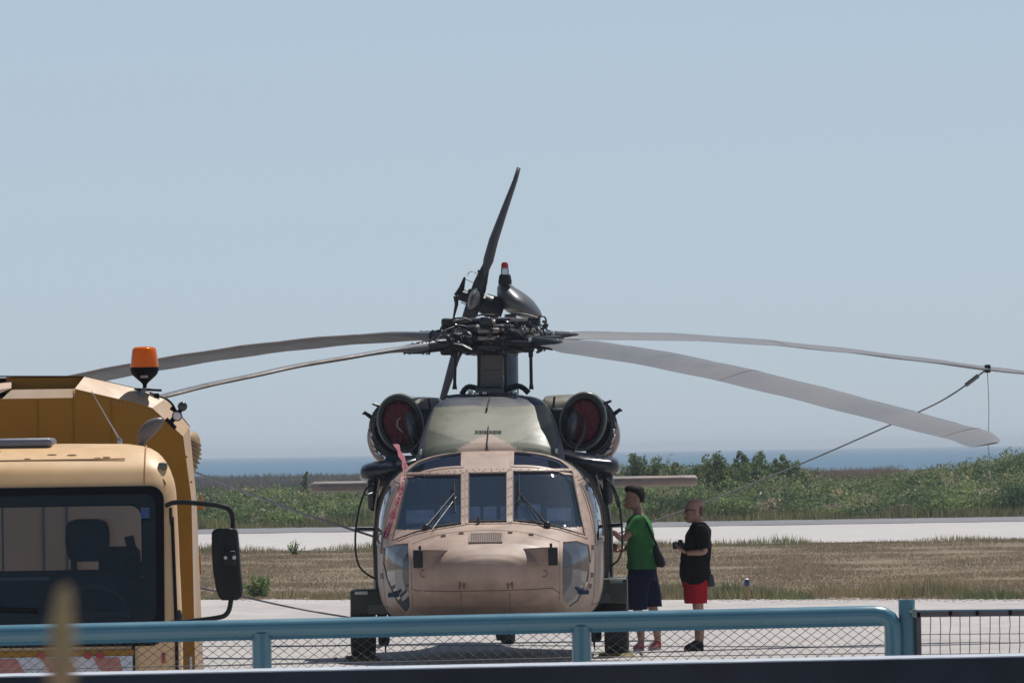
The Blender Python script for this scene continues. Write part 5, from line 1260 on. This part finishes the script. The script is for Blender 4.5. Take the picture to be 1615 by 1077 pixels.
def head(b, c, s=1.0, f=Vector((-1,0,0))):
    """head in profile looking along -x; c = centre"""
    # skull and face from lofted slices along z: (z, front x, back x, half width)
    S = [(.125,.00,.02,.015),(.122,-.045,.055,.045),(.105,-.070,.080,.062),(.080,-.085,.094,.070),(.050,-.094,.100,.075),(.025,-.096,.101,.076),(.010,-.092,.100,.076),(-.005,-.091,.097,.075),(-.020,-.096,.092,.073),(-.035,-.098,.084,.071),
         (-.050,-.097,.072,.068),(-.062,-.099,.062,.064),(-.072,-.096,.055,.060),(-.085,-.098,.048,.054),(-.100,-.095,.035,.045),(-.112,-.082,.02,.034),(-.118,-.06,.0,.02)]
    rg = []
    for z, xf, xb, hw in S:
        cx = (xf+xb)/2; hx = (xb-xf)/2; rg.append([c+Vector((cx+hx*math.cos(q), hw*math.copysign(abs(math.sin(q))**.9, math.sin(q)), z))*s for q in np.linspace(0, 2*math.pi, 33)[:-1]])
    b.loft(rg)
    V, F = skin([(c+Vector((-.085,0,.008))*s, .008), (c+Vector((-.104,0,-.012))*s, .011), (c+Vector((-.117,0,-.032))*s, .0125), (c+Vector((-.100,0,-.038))*s, .011)], [(0,1),(1,2),(2,3)], 2); b.add(V, F)   # nose
    b.tube([c+Vector((-.094,-.02,-.066))*s, c+Vector((-.106,0,-.064))*s, c+Vector((-.094,.02,-.066))*s], [.004*s,.008*s,.004*s], 8)
    b.tube([c+Vector((-.093,-.02,-.078))*s, c+Vector((-.104,0,-.077))*s, c+Vector((-.093,.02,-.078))*s], [.004*s,.007*s,.004*s], 8)
    b.tube([c+Vector((-.088,-.05,.026))*s, c+Vector((-.101,-.02,.030))*s, c+Vector((-.101,.02,.030))*s, c+Vector((-.088,.05,.026))*s], .007*s, 8)     # brow
    for sy in (-1, 1): b.ell(c+Vector((.012,sy*.078,-.012))*s, (.018*s,.010*s,.031*s), 12, 8)
def figure(name, base, label, J, shirt, shorts, feet, arms, mats, headc, hs=1.0, belly=0, extra=None):
    root = empty(name, base, label, 'person', None)
    q = lambda px, py, dy=0: W(px, py, base.y+dy)-base
    # body
    nodes = []; edges = []
    def N(p, r, parent=None):
        nodes.append((p, r)); i = len(nodes)-1
        if parent is not None: edges.append((parent, i))
        return i
    pel = N(q(*J['pelvis']), (.12,.10)); wa = N(q(*J['waist']), (.115,.095), pel); ch = N(q(*J['chest']), (.14,.11), wa); nb = N(q(*J['neckbase']), (.07,.07), ch); nk = N(q(*J['neck']), .052, nb); N(q(*J['skull']), .05, nk)
    for a in arms:
        p = [q(*x) for x in a['j']]; s_ = N(p[0], .058, ch); e_ = N(p[0].lerp(p[1], .5), .046, s_); e1 = N(p[1], .038, e_); m1 = N(p[1].lerp(p[2], .4), .038, e1); N(p[2], .024, m1)
    for f in feet:
        p = [q(*x) for x in f['j']]; h = N(p[0], .085, pel); t = N(p[0].lerp(p[1], .5), .075, h); k = N(p[1], .055, t); c_ = N(p[1].lerp(p[2], .35)+Vector((.012,0,0)), .058, k); a_ = N(p[2], .036, c_)
    b = MB(); V, F = skin(nodes, edges, 2); b.add(V, F); head(b, q(*headc), hs)
    for a in arms: hand(b, q(*a['j'][2]), a['d'], a['side'], a['up'], a.get('curl', .6))
    b.build('body', m_skin, root, smooth=60)
    def garment(name, parts, m, amp=.006, sc_=14):
        b = MB()
        for rings in parts:
            rg = []
            for (px, py, dy, rx, ry) in rings:
                c = q(px, py, dy); rg.append([c+Vector((rx*math.cos(t), ry*math.sin(t), 0)) for t in np.linspace(0, 2*math.pi, 37)[:-1]])
            # denser rings
            D_ = []
            for r0, r1 in zip(rg[:-1], rg[1:]):
                for t in (0, .25, .5, .75): D_.append([a.lerp(c2, t) for a, c2 in zip(r0, r1)])
            D_.append(rg[-1])
            for i, r_ in enumerate(D_):
                for j, p in enumerate(r_):
                    cc_ = sum(r_, Vector())/len(r_); d_ = (p-cc_).normalized(); k = nz(p.x*sc_+p.z*6, p.y*sc_, p.z*sc_*.45)+.45*nz(p.x*26-p.z*14, p.y*26, p.z*12); r_[j] = p+d_*k*amp
            b.loft(D_)
        return b.build(name, m, root, smooth=60)
    garment('t_shirt', [shirt], mats['shirt'], .017, 11)
    for a in arms:
        p = [q(*x) for x in a['j']]; b = MB(); t0 = p[0].lerp(p[1], -.25); t1 = p[0].lerp(p[1], a.get('sleeve', .62)); L_ = [t0.lerp(t1, t) for t in (0,.2,.4,.6,.8,1)]
        b.tube(L_, [.060,.078,.076,.070,.068,.070], 20); V2 = []
        for v in b.v: 
            v = Vector(v); k = nz(v.x*16, v.y*16, v.z*16); V2.append(tuple(v+Vector((k, nz(v.x*15, 5, v.z*15), 0))*.006))
        b.v = V2; b.build('sleeve', mats['shirt'], root, smooth=60)
    for s_ in shorts: garment('shorts', s_, mats['shorts'], .006)
    for f in feet:
        a, to = q(*f['j'][2]), q(*f['toe']); b = MB(); rg = []
        dirf = (to-a); L_ = dirf.length
        for t, rw_, rh in ((-.22,.030,.030),(-.18,.042,.052),(0,.045,.058),(.3,.043,.050),(.6,.050,.036),(.85,.050,.028),(1.0,.038,.020),(1.06,.015,.010)):
            c = Vector((a.x+dirf.x*t, a.y+dirf.y*t, 0)); sdv = Vector((-dirf.y, dirf.x, 0)).normalized()
            rg.append([Vector((c.x+sdv.x*rw_*math.cos(g_), c.y+sdv.y*rw_*math.cos(g_), max(.012, .012+rh+rh*math.sin(g_)))) for g_ in np.linspace(0, 2*math.pi, 25)[:-1]])
        b.loft(rg); sh = b.build('shoe', mats['shoe'], root, smooth=60)
        b = MB(); b.v = []; rg = []
        for t, rw_ in ((-.22,.03),(-.1,.044),(.2,.044),(.6,.052),(.9,.046),(1.06,.018)):
            c = Vector((a.x+dirf.x*t, a.y+dirf.y*t, 0)); sdv = Vector((-dirf.y, dirf.x, 0)).normalized()
            rg.append([c+sdv*rw_+Vector((0,0,0)), c+sdv*rw_+Vector((0,0,.022)), c-sdv*rw_+Vector((0,0,.022)), c-sdv*rw_+Vector((0,0,0))])
        b.loft(rg); b.build('sole', mats['sole'], root)
    return root, q
# man in the green shirt
D1 = 120.3; b1 = Vector((W(1018, 1024, D1).x, D1, 0))
m_gr = mat('green cotton', (.044,.185,.055), .85, spec=.12, var=.12, scale=12, bump=.002, bscale=60); m_nv = mat('navy cotton', (.010,.013,.045), .85, spec=.12, var=.25, scale=12)
m_red = mat('red trainers', (.38,.03,.05), .6, var=.3, scale=25, hue2=(.5,.35,.36)); m_sole = mat('sole pale', (.5,.46,.46), .7)
p1, q1 = figure('person', b1, 'man in a green t-shirt and navy shorts reaching towards the helicopter side', 
  dict(pelvis=(1013,898,0), waist=(1011,872,0), chest=(1009,838,0), neckbase=(1008,818,0), neck=(1006,806,0), skull=(1004,795,0)),
  [(1013,897,0,.160,.185),(1012,893,0,.168,.190),(1013,880,0,.160,.180),(1011,862,0,.148,.172),(1010,845,0,.146,.180),(1008,832,0,.142,.20),(1007,823,0,.128,.205),(1007,816,0,.100,.165),(1006.5,811,0,.066,.085)],
  [[[(1013,886,0,.150,.165),(1013,905,0,.160,.175),(1012,915,0,.15,.17)], [(1008,905,-.085,.125,.100),(1005,925,-.10,.130,.10),(1004,945,-.11,.122,.10),(1004,961,-.11,.118,.10)], [(1018,905,.085,.125,.100),(1024,925,.10,.118,.10),(1028,945,.11,.105,.10),(1030,956,.11,.098,.10)]]],
  [dict(j=[(1010,902,-.09),(1005,958,-.11),(1012,1017,-.10)], toe=(1000,1024,-.13)), dict(j=[(1016,902,.09),(1029,956,.12),(1038,1015,.14)], toe=(1024,1024,.10))],
  [dict(j=[(1006,824,-.19),(982,852,-.25),(966,836,-.30)], d=Vector((-1,-.1,.5)), side=Vector((0,-1,.2)), up=Vector((.5,0,1)), curl=.35, sleeve=.55),
   dict(j=[(1006,824,.19),(993,862,.20),(977,868,.02)], d=Vector((-1,-.2,-.05)), side=Vector((0,0,1)), up=Vector((0,1,0)), curl=.7, sleeve=.55)],
  dict(shirt=m_gr, shorts=m_nv, shoe=m_red, sole=m_sole), (1001,785.5,0), 1.06)
b = MB(); hc = q1(1001,785.5); rg = []       # short dark hair, longer on top
for z, xf, xb, hw in ((-.045,.045,.096,.05),(-.02,.030,.106,.074),(.005,.020,.112,.081),(.03,.004,.114,.084),(.055,-.06,.113,.084),(.075,-.098,.108,.082),(.095,-.108,.100,.077),(.115,-.106,.086,.066),(.135,-.085,.06,.048),(.143,-.04,.03,.02)):
    cx = (xf+xb)/2; hx = (xb-xf)/2
    rg.append([hc+Vector((cx+hx*math.cos(t), hw*math.sin(t), z))*1.02+Vector((1,1,1))*.011*nz(math.cos(t)*5, math.sin(t)*5, z*50) for t in np.linspace(0, 2*math.pi, 33)[:-1]])
b.loft(rg); b.build('hair', m_hair, p1, smooth=60)
bag = empty('shoulder_bag', b1+q1(1040,880), 'small black shoulder bag hanging behind the man in green', 'bag')
o_ = q1(1040,880)
b = MB(); rg = []
for px, py, rx in ((1034,858,.02),(1036,870,.045),(1039,880,.062),(1042,889,.060),(1042,894,.035)):
    c = q1(px, py, -.05)-o_; rg.append([c+Vector((rx*math.cos(t), .09*math.copysign(abs(math.sin(t))**.7, math.sin(t)), 0)) for t in np.linspace(0, 2*math.pi, 25)[:-1]])
b.loft(rg); b.build('pouch', m_blk, bag, smooth=60)
b = MB(); b.tube(smooth_pl([q1(1004,813,-.12)-o_, q1(1012,812,-.17)-o_, q1(1020,824,-.20)-o_, q1(1029,845,-.16)-o_, q1(1037,862,-.10)-o_, q1(1040,878,-.06)-o_], 2), .014, 6); b.build('strap', m_blk, bag)
p_ = b1+q1(970,864,.0); ph = MB(); ph.rbox(p_-Vector((.0,.03,-.01)), (.05,.03,.085), .008, Matrix.Rotation(.15, 3, 'Y')); ph = ph.build('red_case', mat('dark red case', (.16,.012,.02), .35), loc=tuple(p_)); tag(ph, 'small dark red case in the hand of the man in green', 'case')
# bald man in black
D2 = 119.8; b2 = Vector((W(1100, 1024, D2).x, D2, 0))
m_bk = mat('black cotton', (.004,.004,.006), .95, spec=.12, var=.3, scale=10, bump=.002, bscale=50); m_rd = mat('red cotton shorts', (.36,.008,.018), .8, spec=.12, var=.15, scale=12); m_bs = mat('black trainers', (.012,.013,.02), .6, spec=.12)
p2, q2 = figure('person', b2, 'bald man in sunglasses, black t-shirt and red shorts holding a camera', 
  dict(pelvis=(1098,905,0), waist=(1098,880,0), chest=(1102,848,0), neckbase=(1102,830,0), neck=(1100,819,0), skull=(1098,808,0)),
  [(1097,921,0,.150,.185),(1097,917,0,.158,.19),(1096,905,0,.166,.195),(1096,888,0,.165,.20),(1098,872,0,.160,.20),(1100,858,0,.150,.205),(1102,845,0,.140,.21),(1103,836,0,.125,.205),(1102,829,0,.098,.165),(1101,823.5,0,.062,.08)],
  [[[(1097,905,0,.145,.175),(1097,925,0,.150,.18)], [(1097,915,-.085,.130,.10),(1097,935,-.09,.128,.10),(1098,951,-.10,.120,.10)], [(1097,915,.085,.128,.10),(1096,935,.09,.124,.10),(1096,950,.10,.118,.10)]]],
  [dict(j=[(1098,910,-.09),(1102,958,-.10),(1104,1018,-.10)], toe=(1083,1024,-.14)), dict(j=[(1098,910,.09),(1100,958,.10),(1101,1016,.10)], toe=(1080,1022,.12))],
  [dict(j=[(1107,838,-.20),(1112,870,-.24),(1082,872,-.20)], d=Vector((-.75,.15,.62)), side=Vector((0,1,.3)), up=Vector((-.3,-.9,-.2)), curl=.5, sleeve=.86),
   dict(j=[(1104,838,.20),(1106,870,.24),(1084,866,.02)], d=Vector((-.9,-.2,.35)), side=Vector((0,0,1)), up=Vector((0,1,0)), curl=.6, sleeve=.8)],
  dict(shirt=m_bk, shorts=m_rd, shoe=m_bs, sole=m_bs), (1095.5,806,0), 1.06)
hc = q2(1095.5,806); b = MB()
for sy in (-1, 1):
    b.rbox(hc+Vector((-.100,sy*.033,.012)), (.014,.058,.040), .006); b.tube([hc+Vector((-.094,sy*.066,.02)), hc+Vector((.01,sy*.084,.012))], .004, 6)
b.tube([hc+Vector((-.108,-.01,.016)), hc+Vector((-.108,.01,.016))], .004, 6); b.build('sunglasses', m_blk_gloss, p2)
b = MB(); rg = []
for z, xf, xb, hw in ((-.055,.05,.084,.05),(-.03,.035,.100,.074),(-.005,.03,.107,.0805),(.025,.03,.1085,.082),(.05,.045,.107,.078)):
    cx = (xf+xb)/2; hx = (xb-xf)/2; rg.append([hc+Vector((cx+hx*math.cos(t), hw*math.sin(t), z)) for t in np.linspace(0, 2*math.pi, 33)[:-1]])
b.loft(rg); b.build('shaved_hair', mat('stubble', (.12,.075,.06), .7, var=.2, scale=60), p2, smooth=60)
cp = b2+q2(1073,860,-.12); b = MB(); b.rbox(cp, (.075,.13,.085), .018); b.lathe(cp+Vector((-.035,0,0)), [(.036,-.05),(.04,-.045),(.04,.0)], 18, 'x'); b.rbox(cp+Vector((0,0,.05)), (.05,.05,.03), .008)
tag(b.build('camera', m_blk, loc=tuple(cp)), 'dark camera held at the chest by the bald man', 'camera')
cp = b2+q2(1121,915,-.02); b = MB(); b.rbox(cp, (.075,.16,.14), .03, Matrix.Rotation(-.2, 3, 'Y')); b.tube([cp+Vector((.0,0,.05)), cp+Vector((-.1,-.02,.12))], .008, 6)
tag(b.build('waist_bag', mat('slate nylon', (.03,.04,.05), .7), loc=tuple(cp)), 'dark slate bag on the hip of the bald man in red shorts', 'bag')

# ================================================================ fence, gate and wall
FD = 50.0; K = FD/FPX
m_fb = mat('blue fence paint', (.072,.205,.270), .30, var=.07, scale=1.2, hue2=(.065,.185,.24), bump=.0002, bscale=8, coat=.6)
m_wire = mat('dark galvanised wire', (.085,.085,.09), .5, .3, var=.3, scale=40)
def FX(px): return W(px, 1010, FD).x
def rail_y(px): return 975-.0225*(px-700)            # centre line of the top rail in the picture
SLOPE = -.0225
FB = Vector((FX(700), FD, 0))
def Fp(px, py, dy=0): return W(px, py, FD+dy)-FB
fence = empty('fence', FB, 'blue tubular fence panel with diamond wire mesh in front of the helicopter', 'fence')
# top rail with the rounded corner running down into the end post
P = [Fp(-160, 1008.3)]+[Fp(x, rail_y(x)+13.5+.0) for x in range(-60, 1390, 60)]+[Fp(1385, 974)]
P = [Fp(x, 990.0+15-.0225*x) for x in range(-160, 1380, 70)]
cyr = lambda x: 999.5-.0225*x
P = [Fp(x, cyr(x)) for x in range(-160, 1370, 60)]+[Fp(1378, cyr(1378)), Fp(1392, cyr(1392)+2), Fp(1402, cyr(1402)+8), Fp(1408, cyr(1408)+18), Fp(1409, 1010), Fp(1409, 1500)]
b = MB(); b.tube(P, 14.2*K, 20); b.build('top_rail', m_fb, fence, smooth=60)
b = MB(); rg = []
for x in (-160, 1393):
    c = Fp(x, cyr(x)+15.5); rg.append([c+Vector((0,-.012,.010)), c+Vector((0,-.012,-.008)), c+Vector((0,.012,-.008)), c+Vector((0,.012,.010))])
b.loft(rg); b.build('mesh_flat_bar', mat('darker blue paint', (.05,.17,.24), .5, var=.2, scale=9), fence, smooth=0)  # slightly darker blue than the rail
for px in (-92, 413, 917):
    b = MB(); zt = Fp(px, cyr(px)+8).z; x = Fp(px, 1010).x; r = 15.5*K
    b.tube([(x,0,zt),(x,0,-.05)], r, 18); b.build('post', m_fb, fence, smooth=60)
    b = MB(); b.tube([(x,0,zt-6*K),(x,0,zt-9.5*K)], r*1.05, 18); b.build('weld_bead', m_fb, fence)
# diamond mesh: two sets of slightly wavy crossing wires
b = MB(); x0, x1 = -160, 1396; z_t = lambda x: Fp(x, cyr(x)+16).z; dx, dz = 18.7*K, 13.6*K
H = 1.46; wr = .0014
xa = Fp(x0, 1010).x; xb = Fp(x1, 1010).x; slope = dz/dx
zc = lambda x: z_t(700)+x*(.0225-ROLL)
def wire(pts, r): b.tube(pts, r, 4, False)
n = int((xb-xa+H/slope)/dx)+2
for sgn in (1, -1):
    for i in range(-2, n+2):
        s0 = xa-H/slope+i*dx if sgn > 0 else xa+i*dx
        pts = []
        L_ = H/slope; N_ = 34
        for j in range(N_+1):
            t = j/N_; x = s0+L_*t if sgn > 0 else s0+L_*t
            top = zc(x); z = (top-H+H*t) if sgn > 0 else (top-H*t)
            if x < xa or x > xb: continue
            pts.append(Vector((x+.0012*math.sin(i*2.3+j), .002*sgn, z+.0012*math.sin(i*1.7+j*1.3))))
        if len(pts) > 1: wire(pts, wr if sgn > 0 else wr*.85)
b.build('chain_link_mesh', m_wire, fence, smooth=0, kind='stuff')
b = MB(); b.tube([Fp(-160,1059.5,.01), Fp(150,1052.5,.01), Fp(413,1047.5,.01), Fp(700,1041,.01), Fp(917,1036,.01), Fp(1396,1029.5,.01)], .0022, 6); b.tube([Fp(-160,1150,.01), Fp(1396,1120,.01)], .0022, 6); b.build('tension_wire', m_wire, fence)
# gate post
gp_ = W(1430.5, 1000, FD+.02); gp_.z = 0
post = empty('gate_post', gp_, 'thick round blue post with a flat cap between the mesh fence and the wire gate', 'post')
zt = W(1430, 946, FD).z
b = MB(); b.lathe((0,0,0), [(13*K,-.05),(13*K,zt-.003),(12.6*K,zt)], 28); b.build('post_tube', mat('post paint', (.06,.19,.25), .38, var=.15, scale=8, hue2=(.10,.20,.24)), post, smooth=40)
b = MB(); b.lathe((0,0,zt-.0), [(13.5*K,-.008),(13.5*K,0),(12.8*K,.003)], 28); b.build('cap', m_fb, post, smooth=40)
b = MB(); b.rbox((11*K,-13*K,W(1440,966,FD).z), (8*K,5*K,12*K), .004); b.build('hinge_lug', mat('lug green grey', (.14,.19,.18), .5), post)
b = MB(); b.lathe((6*K,-12.6*K,W(1440,963,FD).z), [(2.4*K,.0),(2.2*K,-1.5*K),(.8*K,-2*K)], 12, 'y'); b.build('hinge_bolt', m_steel, post)
# wire gate to its right
GB = W(1449, 1000, FD); GB.z = 0
gate = empty('gate', GB, 'gate of dark angle iron filled with square wire grid at the right edge', 'gate')
G = lambda px, py, dy=0: W(px, py, FD+dy)-GB
gy = lambda x: 967.5-.010*(x-1450)
b = MB(); rg = []
for x in (1444, 1800):
    c = G(x, gy(x)); rg.append([c+Vector((0,-.014,4.5*K)), c+Vector((0,-.014,-5*K)), c+Vector((0,-.004,-5*K)), c+Vector((0,-.004,4*K)), c+Vector((0,.02,4*K)), c+Vector((0,.02,4.5*K))])
b.loft(rg); m_ang = mat('weathered angle iron', (.10,.10,.115), .55, .2, var=.35, scale=16, hue2=(.12,.085,.08)); b.build('top_bar', m_ang, gate, smooth=0)
b = MB(); rg = []
for x in (1444, 1800):
    c = G(x, gy(x)-4.6); rg.append([c+Vector((0,-.016,.0045)), c+Vector((0,-.016,-.003)), c+Vector((0,.02,0)), c+Vector((0,.02,.0045))])
b.loft(rg); b.build('painted_edge', m_fb, gate, smooth=0)
for x in (1499, 1541, 1593): 
    b = MB(); b.rbox(G(x, gy(x)-.5, -.018), (5*K,.008,8*K), .003); b.build('wire_clip', m_rub, gate)
b = MB(); zt = G(1449, 964).z; b.rbox((0,-.004,zt/2), (7.5*K,.02,zt), .004); b.build('side_bar', m_ang, gate, smooth=0)
b = MB(); b.box((-5*K,.01,zt/2-.01), (5*K,.012,zt-.03)); b.build('side_flange', mat('flange green', (.04,.075,.075), .5, var=.3, scale=12), gate, smooth=0)
for i in range(23):
    x = 1467+15.65*i; b = MB(); rr = random.Random(i)
    P = [G(x+rr.uniform(-.7,.7), gy(x)+3, .004)]+[G(x+rr.uniform(-.8,.8), yv, .004) for yv in (985,1000,1016,1030,1060,1150,1250,1400)]
    P.append(Vector((P[-1].x, P[-1].y, .05))); b.tube(P, .0022, 5); b.build('vertical_wire', m_wire, gate, smooth=0)
for y0 in (1000, 1031, 1062, 1093, 1124, 1155):
    b = MB(); b.tube([G(1449, y0, -.001), G(1540, y0-1, -.001), G(1640, y0-1.6, -.001), G(1800, y0-2, -.001)], .0022, 5); b.build('horizontal_wire', m_wire, gate, smooth=0)
# low wall in front of the fence
WD = 44.0
m_wallf = mat('shaded navy wall front', (.028,.036,.052), .85, spec=.1, var=.35, scale=1.1, hue2=(.036,.038,.046), bump=.003, bscale=8)  # navy made very dark: the shade on the front is in the colour
m_walltop = mat('sunlit wall top', (.40,.44,.49), .7, var=.12, scale=5, bump=.002, bscale=30)  # pale because the sunlight on the wall's top is put into the colour
wy = lambda x: 1067-.0200*x            # lower edge of the lit top
wb = W(800, 712, WD); wb.z = 0
wall = empty('wall', wb, 'low navy wall with a dark shaded front and a pale sunlit top in front of the blue fence', 'wall')
Wp = lambda px, py, dy=0: W(px, py, WD+dy)-wb
b = MB(); rg = []
for x in np.linspace(-400, 2100, 60):
    c = Wp(x, wy(x)); zt = c.z; rg.append([Vector((c.x,0,-.05)), Vector((c.x,0,zt-.002)), Vector((c.x,.2,zt-.002)), Vector((c.x,.2,-.05))])
b.loft(rg); b.build('wall_body', m_wallf, wall, smooth=0)
b = MB(); rg = []
for x in np.linspace(-400, 2100, 60):
    c = Wp(x, wy(x)); zt = c.z; j = .001*nz(x*.02); rg.append([Vector((c.x,-.006,zt-.002)), Vector((c.x,-.004,zt+.003+j)), Vector((c.x,.02,zt+.006+j)), Vector((c.x,.26,zt+.009+j)), Vector((c.x,.28,zt-.002))])
b.loft(rg); b.build('coping', m_walltop, wall, smooth=20)

# ================================================================ dry stalk close to the camera
SD = 2.5
sp = W(95, 712, SD); sp.z = -.05
st = empty('grass_stalk', sp, 'blurred dry grass stalk with a tan seed head at the lower left', 'grass stalk')
S_ = lambda px, py: W(px, py, SD)-sp
b = MB(); b.tube([(0,0,0), S_(93,1600), S_(94,1100), S_(97,1000), S_(99,965)], [.004,.003,.0022,.0018,.001], 6)
m_st = leaf_mat('dry stalk', .3)
def pb_(o, c):
    at = o.data.color_attributes.new('paint', 'FLOAT_COLOR', 'POINT')
    for i in range(len(at.data)): at.data[i].color = (*[k*random.uniform(.8, 1.2) for k in c], 1)
pb_(b.build('stem', m_st, st), (.38,.28,.15))
b = MB(); rr = random.Random(4)
for i in range(90):
    t = i/90; py = 1090-130*t; c = S_(97+rr.uniform(-1,1)+3*t, py); a = rr.uniform(0, 6.28); r = (.0021*(1-t)**.5+.0004)
    d = Vector((math.cos(a)*r, math.sin(a)*r, .003)); b.ell(c+d, (.0011,.0011,.0028), 6, 4)
pb_(b.build('seed_head', m_st, st, kind='stuff'), (.46,.35,.20))

# ================================================================ the air
HZ0, HZ1 = -400, FAR+200
b = MB(); b.box((0, (HZ0+HZ1)/2, (8.2-1.3)/2), (18800, HZ1-HZ0, 8.2+1.3))
hz, nt, pbx = new_mat('haze'); nt.nodes.remove(pbx)
pv = nt.nodes.new('ShaderNodeVolumePrincipled'); pv.inputs['Density'].default_value = HAZE_D if 'HAZE_D' in globals() else .00015
pv.inputs['Color'].default_value = (.80,.90,1,1); pv.inputs['Anisotropy'].default_value = 0
nt.links.new(pv.outputs[0], nt.nodes['Material Output'].inputs['Volume'])
b.build('haze', hz, smooth=0, kind='stuff')
